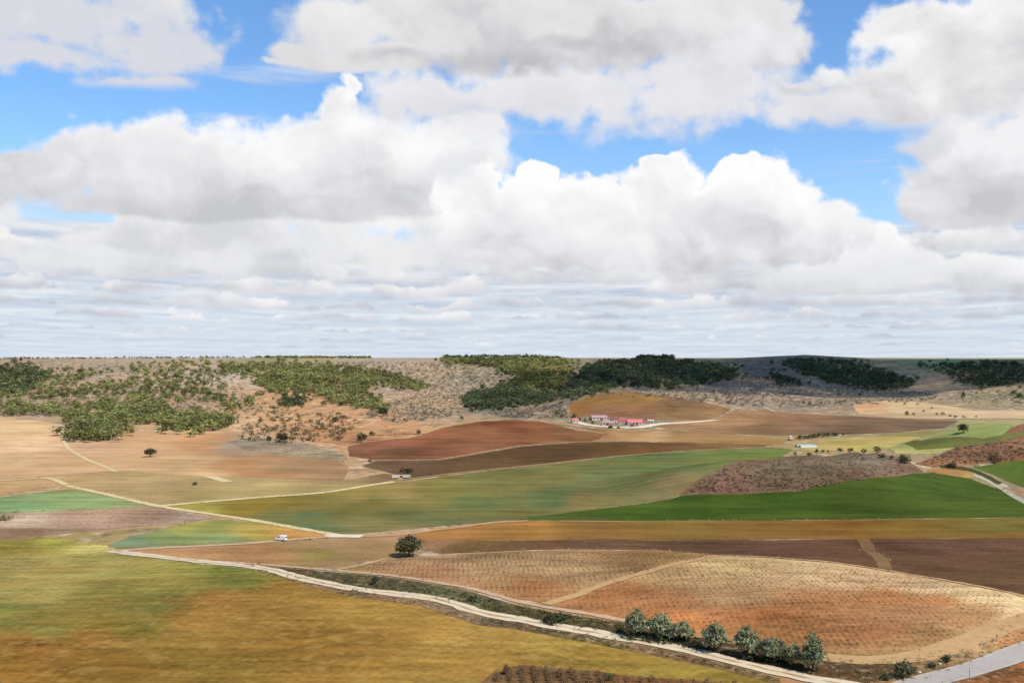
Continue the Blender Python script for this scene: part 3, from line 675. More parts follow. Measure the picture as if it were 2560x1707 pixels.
field('orange_bank', "orange eroded bank between the pine slope and the red earth field", 'rough',
      [(650, 1080), (760, 1062), (900, 1070), (1060, 1062), (1100, 1072), (1040, 1092), (920, 1102), (860, 1112), (760, 1100)],
      [((700, 1080), (206, 160, 112)), ((800, 1082), (214, 150, 96)), ((940, 1078), (220, 164, 110)), ((1040, 1072), (226, 178, 120)), ((900, 1098), (190, 130, 88))], lift=0.06)
field('tan_field', "tan field strip in front of the farm buildings", 'stubble',
      [(1370, 1058), (1450, 1068), (1600, 1078), (1700, 1076), (1850, 1088), (1960, 1096), (1960, 1112), (1800, 1108), (1700, 1105), (1560, 1102), (1490, 1102), (1520, 1084)],
      [((1450, 1075), (150, 112, 72)), ((1600, 1085), (176, 134, 84)), ((1620, 1093), (206, 168, 112)), ((1750, 1098), (174, 134, 82)), ((1900, 1104), (170, 132, 76)), ((1700, 1080), (156, 122, 78))], lift=0.07)
field('hillside_field', "rounded brown field on the spur behind the farm buildings", 'ochre',
      [(1424, 1040), (1425, 1010), (1500, 984), (1560, 978), (1700, 996), (1830, 1022), (1800, 1040), (1700, 1050), (1600, 1046)],
      [((1450, 1015), (176, 120, 60)), ((1550, 1000), (160, 122, 66)), ((1500, 1030), (150, 112, 78)), ((1650, 1010), (146, 112, 78)), ((1580, 1025), (158, 106, 76)), ((1750, 1030), (156, 122, 80)), ((1700, 1015), (140, 108, 76))], lift=0.08)
field('brown_field', "faded brown field right of the farm under the grey slope", 'red',
      [(1835, 1026), (1950, 1028), (2130, 1040), (2250, 1046), (2400, 1052), (2360, 1070), (2250, 1080), (2100, 1086), (1940, 1088), (1800, 1084), (1700, 1074), (1620, 1066), (1700, 1050), (1800, 1042)],
      [((1900, 1035), (168, 130, 92)), ((1800, 1050), (184, 140, 96)), ((2000, 1050), (150, 112, 82)), ((2100, 1060), (128, 104, 80)), ((2250, 1062), (126, 106, 82)), ((1900, 1075), (140, 112, 76)), ((2150, 1080), (110, 94, 70)), ((2050, 1030), (160, 124, 94))], lift=0.06)
field('straw_field', "bright straw coloured slope dotted with bushes at far right", 'stubble',
      [(2130, 1012), (2240, 1000), (2350, 1012), (2440, 1026), (X2, 1030), (X2, 1046), (2560, 1046), (2400, 1046), (2240, 1044), (2150, 1036)],
      [((2180, 1020), (214, 168, 120)), ((2280, 1010), (220, 190, 140)), ((2300, 1035), (208, 176, 132)), ((2450, 1036), (220, 190, 150)), ((2560, 1036), (222, 190, 150))], lift=0.08)
field('pale_crop_field', "pale green and straw crop field at the right edge", 'olive',
      [(2400, 1048), (X2, 1048), (X2, 1084), (2560, 1082), (2300, 1090), (2180, 1088), (2250, 1082), (2380, 1072)],
      [((2450, 1060), (170, 166, 112)), ((2560, 1065), (196, 188, 130)), ((2400, 1082), (150, 160, 100)), ((2250, 1087), (150, 140, 84)), ((2560, 1055), (176, 160, 116))], lift=0.07)
field('mustard_field', "yellow green field behind the knoll with a row of trees", 'olive',
      [(2030, 1112), (2060, 1100), (2160, 1090), (2300, 1091), (2560, 1084), (X2, 1086), (X2, 1100), (2420, 1112), (2330, 1135), (2240, 1134), (2120, 1126), (2020, 1126), (1990, 1118)],
      [((2080, 1110), (206, 176, 100)), ((2150, 1105), (186, 172, 84)), ((2220, 1100), (196, 172, 96)), ((2200, 1122), (170, 160, 70)), ((2300, 1128), (196, 184, 110)), ((2350, 1100), (170, 170, 100)), ((2500, 1088), (150, 166, 90))], lift=0.06)
field('green_wedge_field', "olive green wedge of crop beyond the knoll", 'olive',
      [(2190, 1120), (2300, 1102), (2460, 1096), (X2, 1098), (2480, 1108), (2390, 1118), (2290, 1125)],
      [((2250, 1118), (124, 130, 68)), ((2400, 1106), (112, 118, 54)), ((2500, 1102), (122, 122, 66))], lift=0.11)
field('scrub_knoll', "scrubby brown knoll crowned by a row of small trees", 'knoll',
      [(1698, 1238), (1745, 1200), (1790, 1174), (1850, 1152), (1950, 1142), (2050, 1136), (2150, 1134), (2250, 1142), (2290, 1165), (2310, 1180), (2250, 1190), (2000, 1228), (1850, 1236)],
      [((1780, 1215), (122, 92, 68)), ((1850, 1180), (126, 100, 72)), ((1880, 1210), (136, 96, 76)), ((1980, 1160), (130, 112, 88)), ((2100, 1150), (130, 118, 96)), ((2200, 1150), (136, 120, 104)), ((2000, 1200), (124, 98, 72)), ((2120, 1190), (124, 100, 74)), ((2270, 1170), (140, 106, 84)), ((2050, 1175), (120, 102, 80))], lift=0.09)
field('scrub_knoll', "reddish scrubby knoll at the right edge", 'knoll',
      [(2285, 1160), (2340, 1140), (2400, 1112), (2500, 1098), (X2, 1088), (X2, 1146), (2560, 1148), (2430, 1160), (2330, 1168)],
      [((2350, 1140), (150, 96, 56)), ((2420, 1130), (124, 88, 68)), ((2480, 1110), (156, 100, 68)), ((2500, 1130), (128, 100, 76)), ((2560, 1110), (148, 104, 76)), ((2430, 1155), (180, 122, 80)), ((2560, 1140), (146, 94, 62))], lift=0.10)
field('green_wheat_field', "bright green wheat field at the right edge beyond the pale road", 'wheat',
      [(2430, 1168), (2500, 1156), (X2, 1150), (X2, 1226), (2560, 1220), (2490, 1190)],
      [((2470, 1172), (90, 112, 46)), ((2560, 1180), (88, 112, 36)), ((2560, 1210), (84, 100, 34))], lift=0.07)
field('orange_earth', "small patch of orange earth beside the pale road end", 'red',
      [(2316, 1180), (2330, 1172), (2400, 1168), (2440, 1188), (2425, 1196), (2370, 1188)],
      [((2350, 1178), (180, 134, 80)), ((2410, 1188), (188, 150, 84))], lift=0.13)
field('orange_earth', "orange earth strip at the right edge below the green field", 'red',
      [(2535, 1224), (X2, 1230), (X2, 1262), (2590, 1244)],
      [((2560, 1228), (196, 128, 80)), ((2700, 1240), (196, 128, 80))], lift=0.13)
field('roadside_bank', "orange stony bank between the vineyard and the asphalt road", 'rough',
      [(2290, 1650), (2400, 1612), (2500, 1570), (2640, 1522), (2760, 1500), (2760, 1560), (2560, 1612), (2420, 1662), (2330, 1688), (2200, 1720), (2150, 1720), (2240, 1690), (2270, 1668)],
      [((2330, 1660), (204, 164, 112)), ((2400, 1640), (214, 168, 108)), ((2480, 1605), (206, 142, 82)), ((2550, 1590), (226, 172, 110)), ((2540, 1560), (230, 190, 130)), ((2300, 1690), (150, 112, 66)), ((2450, 1630), (200, 124, 64))], lift=0.08)
field('dark_earth', "dark brown earth between the silvery trees and the road junction", 'rough',
      [(2030, 1642), (2120, 1656), (2250, 1653), (2290, 1652), (2250, 1690), (2150, 1712), (2080, 1696), (1960, 1668), (1700, 1618), (1700, 1592), (1800, 1596)],
      [((2100, 1670), (104, 72, 44)), ((2200, 1665), (112, 84, 52)), ((2180, 1695), (112, 84, 48)), ((1800, 1625), (84, 66, 44)), ((2250, 1665), (120, 98, 62))], lift=0.07)
field('roadside_bank', "orange earth below the asphalt road in the bottom right corner", 'rough',
      [(2360, 1712), (2450, 1690), (2560, 1648), (2760, 1580), (2760, 1800), (2300, 1800)],
      [((2440, 1705), (130, 84, 46)), ((2500, 1690), (176, 104, 52)), ((2550, 1670), (196, 120, 62)), ((2560, 1700), (180, 108, 50))], lift=0.08)
field('vine_plot', "corner of a brown vine plot at the bottom edge", 'vines',
      [(1190, 1715), (1235, 1680), (1300, 1662), (1500, 1678), (1560, 1688), (1900, 1712), (2000, 1760), (1100, 1800)],
      [((1260, 1690), (120, 92, 56)), ((1400, 1690), (122, 94, 62)), ((1600, 1702), (130, 88, 52)), ((1850, 1712), (120, 92, 48))], lift=0.09)
for poly, c, lb in (([(2230, 900), (2420, 899), (2400, 906), (2260, 911)], (172, 184, 128), "pale green field on the plateau rim at far right"), ([(1480, 900), (1700, 901), (1700, 904), (1480, 903)], (120, 140, 100), "dull green field strip on the plateau behind the dark pines")):
    field('plateau_field', lb, 'olive', poly, [(poly[0], c)], lift=0.4)

# ------------------------------------------------------------------ roads and tracks
def smooth_line(P_, step=3.0):
    P_ = [np.array(p[:2]) for p in P_]
    if len(P_) == 2: pts = [P_[0] + (P_[1] - P_[0]) * s for s in np.linspace(0, 1, max(2, int(np.linalg.norm(P_[1] - P_[0]) / step)))]; return np.array(pts)
    Q = [2 * P_[0] - P_[1]] + P_ + [2 * P_[-1] - P_[-2]]
    out = []
    for i in range(1, len(Q) - 2):
        m = max(2, int(np.linalg.norm(Q[i + 1] - Q[i]) / step))
        for k in range(m):
            t = k / m
            out.append(0.5 * ((2 * Q[i]) + (Q[i + 1] - Q[i - 1]) * t + (2 * Q[i - 1] - 5 * Q[i] + 4 * Q[i + 1] - Q[i + 2]) * t * t + (-Q[i - 1] + 3 * Q[i] - 3 * Q[i + 1] + Q[i + 2]) * t ** 3))
    out.append(Q[-2]); return np.array(out)
def ribbon(line, w, jit=0.0, off=0.0):
    d = np.gradient(line, axis=0); d /= np.linalg.norm(d, axis=1, keepdims=True) + 1e-9
    n = np.stack([-d[:, 1], d[:, 0]], 1)
    wa = w / 2 + (rng.random(len(line)) - 0.5) * jit; wb_ = w / 2 + (rng.random(len(line)) - 0.5) * jit
    A = line + n * (off + wa[:, None]); B = line + n * (off - wb_[:, None])
    return [[A[i], A[i + 1], B[i + 1], B[i]] for i in range(len(line) - 1)]
def track_mat(name, c, c2, edge=0.4):
    m, t, b = new_mat(name); g = G(t)
    pos = g.n('ShaderNodeNewGeometry').outputs['Position']
    f = g.noise(g.mapv(pos, 0.5, (1, 1, 0)), 0.5, 4, 0.6)
    c_ = g.mix(g.ramp(f, 0.4, 0.65, 0, edge), (*alb(c), 1), (*alb(c2), 1))
    c_ = g.mix(g.ramp(g.noise(pos, 0.09, 3), 0.5, 0.7, 0, 0.35), c_, (*alb(c2), 1))
    t.links.new(c_, b.inputs['Base Color']); return m
TM = {'gravel': track_mat('pale_gravel', (240, 222, 190), (206, 184, 150), 0.4), 'cream': track_mat('cream_earth', (236, 216, 160), (200, 178, 116), 0.4),
      'pink': track_mat('pinkish_earth', (222, 184, 150), (190, 150, 112), 0.5), 'tan': track_mat('tan_lane', (214, 174, 118), (190, 146, 96), 0.5),
      'asphalt': track_mat('grey_asphalt', (196, 188, 184), (176, 166, 158), 0.5), 'line': track_mat('road_paint', (224, 216, 204), (196, 188, 176), 0.7), 'white': track_mat('white_chalk', (244, 232, 206), (226, 206, 172), 0.4),
      'greyroad': track_mat('grey_lane', (188, 180, 156), (164, 156, 132), 0.4), 'dark': track_mat('dark_hedge_bank', (84, 84, 46), (66, 72, 38), 0.6), 'faint': track_mat('faint_lane', (196, 160, 110), (170, 136, 90), 0.6),
      'shoulder': track_mat('weedy_bank', (112, 84, 58), (138, 108, 76), 0.6)}
def road(name, label, mat, px, w, lift=0.16, jit=0.9, off=0.0, step=3.0):
    l = smooth_line([pix(*p) for p in px], step)
    return draped(name, ribbon(l, w, jit, off), lift, TM[mat], label), l
GR = [(272, 1377), (300, 1380), (430, 1396), (640, 1418), (760, 1447), (900, 1474), (1080, 1496), (1200, 1531), (1280, 1546), (1480, 1581), (1660, 1613), (1800, 1645), (1950, 1681), (2080, 1706), (2200, 1722)]
road('gravel_road', "long pale gravel road curving past the silvery trees", 'gravel', GR, 5.4, 0.20, 1.1)
l_ = smooth_line([pix(*p) for p in GR], 3.0)
draped('grass_strip', ribbon(l_, 0.7, 0.9), 0.215, TM['faint'], "thin grassy strip between the wheel ruts of the gravel road")
AS = [(2080, 1790), (2200, 1742), (2300, 1708), (2420, 1676), (2560, 1628), (2660, 1590), (2800, 1530)]
road('farm_track', "thin brown terrace edge above the red earth field", 'shoulder', [(880, 1090), (960, 1087), (1060, 1085)], 2.5, 0.2)
road('farm_track', "dark terrace edge at the top of the red earth field", 'shoulder', [(920, 1100), (1020, 1097), (1100, 1096)], 2.5, 0.2)
_, asl = road('asphalt_road', "grey asphalt road in the bottom right corner", 'asphalt', AS, 7.4, 0.22, 0.1)
for off in (-3.35, 3.35): 
    draped('road_marking', ribbon(asl, 0.28, 0, off), 0.235, TM['line'], None)
road('farm_track', "cream track running down from the left to the white track junction", 'cream', [(165, 1214), (250, 1232), (385, 1263), (520, 1284), (640, 1302), (740, 1320), (850, 1339)], 4.4, 0.20)
road('farm_track', "cream track continuing right from the white track junction", 'tan', [(850, 1341), (940, 1340), (1010, 1336), (1080, 1326), (1150, 1318), (1240, 1306), (1320, 1302)], 3.2, 0.21)
road('farm_track', "pinkish track on which the white van stands", 'pink', [(870, 1341), (780, 1345), (703, 1352), (600, 1360), (500, 1365), (400, 1370), (285, 1377)], 4.0, 0.21)
road('track_junction', "bright white widening where three tracks meet", 'white', [(820, 1337), (850, 1340), (905, 1341)], 7.5, 0.24)
road('farm_track', "straight pale track along the top edge of the barley field", 'cream', [(395, 1265), (430, 1262), (640, 1244), (800, 1232), (900, 1217), (985, 1204)], 5.5, 0.19)
road('farm_track', "thin faint track between the barley field and the dark ploughed band", 'faint', [(985, 1204), (1010, 1198), (1300, 1166), (1560, 1139), (1800, 1122), (1930, 1117)], 3.0, 0.18)
road('farm_track', "white dirt track descending from the pine wood", 'cream', [(150, 1062), (160, 1100), (172, 1122), (210, 1145), (250, 1162), (292, 1180)], 3.0, 0.2)
road('farm_track', "faint pale track crossing the stubble at the left", 'cream', [(E, 1200), (0, 1201), (80, 1196), (125, 1196), (165, 1212)], 4.0, 0.2)
road('farm_track', "faint straight line across the stubble fields", 'faint', [(90, 1192), (200, 1184), (292, 1178)], 3.0, 0.19)
road('farm_lane', "tan lane climbing between the two vineyards", 'tan', [(1366, 1511), (1440, 1488), (1500, 1465), (1580, 1440), (1650, 1420), (1720, 1403), (1795, 1388)], 3.6, 0.19)
road('farm_lane', "pinkish lane along the foot of the vineyards", 'pink', [(560, 1404), (740, 1418), (860, 1428), (1000, 1442), (1160, 1468), (1290, 1502), (1368, 1518), (1480, 1536), (1580, 1556)], 2.6, 0.19)
road('farm_lane', "pale crest path along the back rim of the right vineyard", 'tan', [(1800, 1388), (1950, 1395), (2100, 1408), (2300, 1440), (2450, 1466), (2600, 1500)], 1.6, 0.19)
road('farm_lane', "tan lane along the front edge of the right vineyard", 'tan', [(2040, 1640), (2130, 1650), (2250, 1648), (2340, 1630), (2440, 1595), (2560, 1550), (2640, 1524)], 6.5, 0.19)
road('farm_lane', "short tan path ending at the round lone tree", 'tan', [(830, 1426), (900, 1414), (965, 1396), (1000, 1392)], 2.0, 0.19)
road('access_road', "white chalk road running right from the farm buildings", 'white', [(1430, 1052), (1470, 1062), (1540, 1068), (1600, 1068), (1650, 1060), (1720, 1056), (1790, 1050)], 11, 0.3, 1.5)
road('farm_track', "thin pale track from the farm towards the greenhouse", 'faint', [(1780, 1053), (1850, 1058), (1700, 1072), (1560, 1078)], 5, 0.2)
road('farm_track', "pale line between the red earth field and the dark band", 'faint', [(940, 1150), (1100, 1147), (1300, 1115), (1440, 1105), (1560, 1103)], 4, 0.2)
road('farm_track', "pale track along the top of the red earth field", 'tan', [(1060, 1078), (1200, 1052), (1290, 1046), (1370, 1054), (1450, 1066)], 7, 0.2)
road('farm_track', "pale straight track leading to the small white hut", 'faint', [(1640, 1082), (1800, 1090), (1960, 1097), (2010, 1100)], 4.5, 0.2)
road('farm_track', "short cream path left of the dark ploughed band", 'cream', [(520, 1190), (545, 1197), (570, 1205)], 7, 0.2)
road('access_road', "pale grey road between the two green wheat fields", 'greyroad', [(2434, 1188), (2470, 1203), (2510, 1225), (2560, 1254), (2640, 1300)], 4.6, 0.2, 0.3)
road('hedge_bank', "dark grassy bank beside the pale grey road", 'dark', [(2350, 1166), (2390, 1170), (2430, 1176), (2460, 1190), (2500, 1210)], 5.0, 0.17)
# ------------------------------------------------------------------ trees and bushes
def leaf_mat(name, c, var=0.5, trans=0.18):
    m, t, b = new_mat(name, 0.8, 0.12); g = G(t)
    a = g.n('ShaderNodeAttribute', attribute_name='tint').outputs['Color']
    pos = g.n('ShaderNodeNewGeometry').outputs['Position']
    k = g.ramp(g.noise(pos, 0.012, 3), 0.35, 0.65, 1 - var * 0.5, 1 + var * 0.5)
    base = g.n('ShaderNodeVectorMath', {0: a, 1: tuple(c)}, operation='MULTIPLY').outputs[0]
    base = g.n('ShaderNodeVectorMath', {0: base, 'Scale': k}, operation='SCALE').outputs[0]
    t.links.new(base, b.inputs['Base Color'])
    tr = g.n('ShaderNodeBsdfTranslucent', {'Color': base}); mx = g.n('ShaderNodeMixShader', {0: trans, 1: b.outputs[0], 2: tr.outputs[0]})
    t.links.new(mx.outputs[0], t.nodes['Material Output'].inputs[0]); return m
LM = {'pine': leaf_mat('pine_needles', (0.20, 0.205, 0.070)), 'darkpine': leaf_mat('dark_shaded_pine_needles', (0.090, 0.108, 0.048)), 'oak': leaf_mat('holm_oak_leaves', (0.115, 0.105, 0.052)),  # dark needles: pine copy with the right slopes' cloud shade put into its colour
      'silver': leaf_mat('silvery_leaves', (0.25, 0.265, 0.14), 0.3), 'scrub': leaf_mat('grey_scrub', (0.20, 0.175, 0.12)), 'bush': leaf_mat('dark_bush_leaves', (0.070, 0.074, 0.034)),
      'vine': leaf_mat('autumn_vine_leaves', (0.20, 0.12, 0.055)), 'olivebush': leaf_mat('olive_bush_leaves', (0.13, 0.12, 0.055)), 'knollscrub': leaf_mat('brown_scrub', (0.17, 0.125, 0.075)), 'weeds': leaf_mat('dry_weeds', (0.30, 0.25, 0.12)), 'sunlitpine': leaf_mat('sunlit_pine_needles', (0.24, 0.22, 0.06))}  # last pine copy is brighter: the spur's sunlight is put into its colour
bark = new_mat('bark', 0.9)[0]; bark.node_tree.nodes['Principled BSDF'].inputs['Base Color'].default_value = (0.075, 0.055, 0.04, 1)
def crown(r, n_cl, per, rad, leaf, flat=1.0, hollow=0.55, seed=0, lobes=None, bottom=-0.55, cvar=0.35):
    """leaf faces gathered in clumps on the outside of a lumpy crown; rad (x, y, z)"""
    g = np.random.default_rng(seed)
    V_, F_, C_ = [], [], []
    ph = g.random(6) * 6.28
    for _ in range(n_cl):
        while True:
            d = g.normal(size=3); d /= np.linalg.norm(d)
            if d[2] > bottom: break
        a_ = math.atan2(d[1], d[0])
        lump = 1 + 0.16 * math.sin(2 * a_ + ph[0]) + 0.12 * math.sin(3 * a_ + ph[1] + 2 * d[2]) + 0.10 * math.sin(5 * a_ + ph[2]) + 0.16 * (g.random() - 0.5)
        q = hollow + (1 - hollow) * g.random() ** 0.6
        c = d * q * lump * np.array(rad)
        tone = 1 + cvar * (g.random() - 0.5) * 2
        hue = 1 + 0.10 * g.normal()
        cr = leaf * (1.6 + 1.2 * g.random())
        for k in range(per):
            o = g.normal(size=3) * cr * 0.55; o[2] *= 0.7 * flat
            p = c + o
            n = d * 0.9 + g.normal(size=3) * 0.7 + np.array([0, 0, 0.35]); n /= np.linalg.norm(n)
            u = np.cross(n, g.normal(size=3)); u /= np.linalg.norm(u) + 1e-9; w = np.cross(n, u)
            s = leaf * (0.6 + 0.8 * g.random())
            i = len(V_)
            V_ += [p - u * s, p + w * s * 0.55 + n * s * 0.15, p + u * s, p - w * s * 0.55 + n * s * 0.15]
            F_.append((i, i + 1, i + 2, i + 3)); C_ += [[tone * hue, tone, tone / hue]] * 4
    return np.array(V_), np.array(F_), np.array(C_)
def lobed(rad, clumps, per, leaf, seed):
    """a crown of several rounded boughs"""
    g = np.random.default_rng(seed + 5); V_, F_, C_, n = [], [], [], 0
    L = [((0, 0, 0.0), 0.78)]
    for k in range(6):
        a = k * 1.047 + g.random() * 0.8; z = -0.35 + 0.85 * g.random(); q = 0.55 * math.sqrt(max(0.1, 1 - z * z * 0.8))
        L.append(((math.cos(a) * q, math.sin(a) * q, z * 0.7), 0.40 + 0.22 * g.random()))
    L.append(((0.15 * g.normal(), 0.15 * g.normal(), 0.55), 0.45))
    tot = sum(l[1] ** 2 for l in L)
    for i, (c0, s0) in enumerate(L):
        v, f, c = crown(0, max(8, int(clumps * s0 ** 2 / tot)), per, tuple(np.array(rad) * s0), leaf, seed=seed * 13 + i, bottom=-0.8, cvar=0.45)
        v = v + np.array(c0) * np.array(rad); V_.append(v); F_.append(f + n); C_.append(c * (0.85 + 0.3 * g.random())); n += len(v)
    return np.concatenate(V_), np.concatenate(F_), np.concatenate(C_)
def tube(pts, rads, seg=7, cap=True):
    v, f = [], []
    pts = [np.array(p, float) for p in pts]
    for i, p in enumerate(pts):
        d = pts[min(i + 1, len(pts) - 1)] - pts[max(i - 1, 0)]; d /= np.linalg.norm(d)
        a = np.cross(d, (0.3, 1, 0.1)); a /= np.linalg.norm(a); b = np.cross(d, a)
        for k in range(seg):
            t = 2 * PI * k / seg; v.append(p + (a * math.cos(t) + b * math.sin(t)) * rads[i])
    for i in range(len(pts) - 1):
        for k in range(seg):
            f.append((i * seg + k, i * seg + (k + 1) % seg, (i + 1) * seg + (k + 1) % seg, (i + 1) * seg + k))
    if cap: f.append(tuple(range(seg))[::-1]); f.append(tuple((len(pts) - 1) * seg + k for k in range(seg)))
    return v, f
def branched(h, cw, seed, r0):
    g = np.random.default_rng(seed); V_, F_ = [], []
    def add(p, r):
        v, f = tube(p, r); n = len(V_); V_.extend(v); F_.extend([tuple(i + n for i in q) for q in f])
    lean = g.normal(size=2) * 0.04 * h
    add([(0, 0, -0.4), (lean[0] * .3, lean[1] * .3, h * 0.22), (lean[0], lean[1], h * 0.45), (lean[0] * 1.3, lean[1] * 1.2, h * 0.8)], [r0 * 1.4, r0, r0 * 0.75, r0 * 0.25])
    for k in range(6):
        a_ = k * 1.05 + g.random(); z = h * (0.25 + 0.07 * k)
        s = np.array([lean[0] * z / h, lean[1] * z / h, z]); e = s + np.array([math.cos(a_) * cw * 0.38, math.sin(a_) * cw * 0.38, h * 0.26])
        add([s, (s + e) / 2 + np.array([0, 0, -0.05 * h]), e], [r0 * 0.5, r0 * 0.32, r0 * 0.1])
    return V_, F_
def tree(name, cat, label, px, py, wpx, hpx, leafm, seed, group=None, trunk=0.2, clumps=110, per=11, leafk=0.05, dist=None, squash=1.0):
    p = pix(px, py) if dist is None else np.array(at(px, py, dist))
    p[2] = float(height(p[0], p[1]))
    D = math.hypot(p[0], p[1]); w, h = wpx * D / FPX, hpx * D / FPX
    T = thing(name, label, cat, tuple(p), rng.random() * 0.3, group)
    ch = h * (1 - trunk) / 2
    rd = (w / 2 * 0.95, w / 2 * 0.95 * squash, ch * 0.98)
    v, f, c = lobed(rd, clumps * 1.3, per, max(0.16, w * leafk), seed) if hpx >= 18 else crown(0, clumps, per, rd, max(0.16, w * leafk), seed=seed, bottom=-0.7)
    if hpx > wpx:                              # taller than wide: drawn in towards the top
        k_ = (1.18 - 0.62 * np.clip((v[:, 2] / ch + 1) / 2, 0, 1))[:, None]; v[:, :2] *= k_
    v[:, 2] += h * trunk + ch
    if trunk > 0.03 or hpx > 14:
        tv, tf = branched(h * 0.85, w, seed, max(0.08, w * 0.035)); mesh_obj('trunk', tv, tf, bark, T, smooth=True)
    quick_mesh('crown', v, f, LM[leafm], T, cols=c)
    return T
tree('lone_tree', 'tree', "round lone tree standing on the edge of the brown vineyard", 1023, 1390, 66, 48, 'oak', 11, trunk=0.14, clumps=170, per=16)
SIL = [(1590, 1592, 62, 74, "tall silvery tree at the left end of the roadside group of three"), (1653, 1598, 72, 60, "broad round silvery tree in the middle of the roadside group of three"),
       (1708, 1604, 52, 50, "small dark silvery tree at the right end of the roadside group of three"), (1788, 1630, 70, 78, "tall pointed green tree at the left end of the roadside group of five"),
       (1868, 1642, 74, 76, "dark rounded tree second from left in the roadside group of five"), (1930, 1655, 66, 62, "middle tree of the roadside group of five, low and silvery"),
       (1982, 1666, 54, 54, "lowest bushy tree in the roadside group of five"), (2034, 1678, 74, 96, "tallest silvery tree at the right end of the roadside group of five")]
for i, (px, py, w, h, lb) in enumerate(SIL):
    tree('roadside_tree', 'tree', lb, px, py, w, h, 'silver', 40 + i, "silvery trees along the gravel road", trunk=0.05, clumps=150, per=16, leafk=0.045)
BU = [(937, 1462, 24, 26, 'bush', "dark round bush in the ditch below the brown vineyard", 'bush'), (1180, 1502, 20, 14, 'bush', "small dark bush in the weedy ditch beside the gravel road", 'bush'),
      (1160, 1490, 18, 9, 'olivebush', "low dull bush in the ditch, left of the small dark bush", 'bush'), (1385, 1556, 62, 22, 'bush', "wide low dark bramble in the ditch above the gravel road", 'bush'),
      (375, 1142, 28, 20, 'bush', "dark round tree alone in the stubble field on the left", 'tree'), (487, 1213, 12, 8, 'bush', "tiny dark bush alone in the olive stubble field", 'bush'),
      (2409, 1082, 24, 22, 'bush', "dark round tree alone in the pale fields at far right", 'tree'), (2408, 1004, 12, 26, 'darkpine', "narrow dark conifer standing below the shaded slope at far right", 'tree'),
      (2262, 1694, 52, 38, 'olivebush', "rounded olive green bush by the road junction", 'bush'), (2366, 1656, 22, 18, 'bush', "small dark bush on the stony bank", 'bush'), (2330, 1668, 20, 12, 'olivebush', "low scrubby bush on the stony bank, left of the dark one", 'bush'),
      (2215, 1700, 26, 18, 'olivebush', "dry weedy bush left of the rounded olive bush", 'bush'), (1265, 1686, 18, 26, 'vine', "reddish dry shrub at the corner of the vine plot", 'bush'), (1520, 1700, 22, 20, 'olivebush', "pale weedy shrub on the edge of the vine plot", 'bush'),
      (902, 1107, 28, 26, 'olivebush', "green and white shrub on the orange earth bank", 'bush'), (1047, 1086, 12, 12, 'bush', "small dark bush on the orange bank above the red field", 'bush'), (930, 1088, 14, 10, 'bush', "small brown bush on the orange bank, right of the green shrub", 'bush'),
      (705, 1104, 30, 22, 'bush', "dark shrub clump at the left end of the grey rocky patch", 'bush'), (672, 1104, 14, 16, 'bush', "small dark bush left of the shrub clump above the grey patch", 'bush'), (957, 1040, 28, 22, 'bush', "dark round tree at the lower tip of the pine wood", 'tree'),
      (840, 1052, 14, 12, 'bush', "dark bush on the orange slope under the pine wood", 'bush'), (1154, 1050, 10, 12, 'bush', "small dark tree at the top of the red earth field", 'tree'), (925, 1156, 8, 8, 'bush', "tiny dark bush left of the concrete culvert", 'bush'),
      (1022, 1182, 20, 12, 'bush', "dark bush growing beside the concrete culvert", 'bush'), (1006, 1180, 14, 10, 'bush', "smaller dark bush just left of the one by the culvert", 'bush'),
      (2490, 1150, 26, 12, 'vine', "reddish bush on the knoll at the right edge", 'bush'), (2378, 1168, 22, 10, 'bush', "dark bush at the head of the pale grey road", 'bush'), (15, 1300, 26, 12, 'weeds', "pale straggly bush at the left edge of the fallow field", 'bush')]
for i, (px, py, w, h, lm, lb, cat) in enumerate(BU):
    tree({'bush': 'bush', 'tree': 'field_tree'}[cat], cat, lb, px, py, w, h, lm, 90 + i, trunk=0.0 if cat == 'bush' else 0.10, clumps=60, per=10, leafk=0.06)
KT = [(1988, 1138, 10, 12, "leftmost"), (2023, 1138, 12, 8, "low flat"), (2042, 1136, 10, 18, "tall thin"), (2057, 1130, 9, 8, "small"), (2070, 1130, 7, 8, "very small"), (2101, 1127, 14, 8, "wide low"), (2126, 1130, 14, 12, "round"),
      (2160, 1132, 13, 12, "plump"), (2193, 1132, 17, 17, "largest"), (2205, 1142, 16, 9, "flat"), (2229, 1146, 10, 10, "lone")]
near_ = ["at the left end of the row", "next to the left end of the row", "above the greenhouse", "right of the tall thin one", "third from the tall thin one", "in the middle gap of the row", "left of the plump one", "left of the largest one", "near the right part of the row", "at the foot of the largest one", "between the largest one and the dark pair"]
for i, (px, py, w, h, lb) in enumerate(KT):
    tree('knoll_tree', 'tree', "%s dark tree on the knoll crest, %s" % (lb, near_[i]), px, py + 2, w, h, 'bush', 130 + i, "row of small dark trees on the scrub knoll", trunk=0.12, clumps=40, per=9, leafk=0.07)
tree('knoll_tree', 'tree', "left tree of the dark pair at the right end of the knoll", 2256, 1150, 14, 14, 'bush', 150, "row of small dark trees on the scrub knoll", trunk=0.1, clumps=40, per=9, leafk=0.07)
tree('knoll_tree', 'tree', "right and larger tree of the dark pair at the end of the knoll", 2262, 1157, 22, 17, 'bush', 151, "row of small dark trees on the scrub knoll", trunk=0.1, clumps=50, per=9, leafk=0.07)
HB = [(1996, 1098), (2012, 1097), (2026, 1096), (2038, 1094), (2052, 1092), (2068, 1091), (2086, 1090)]
for i, (px, py) in enumerate(HB):
    tree('hedge_bush', 'bush', "dark bush in the hedge behind the greenhouse, number %s from the white hut" % ["one", "two", "three", "four", "five", "six", "seven"][i], px, py, 17, 9, 'bush', 160 + i, "dark hedge bushes behind the greenhouse", trunk=0, clumps=26, per=8, leafk=0.08)
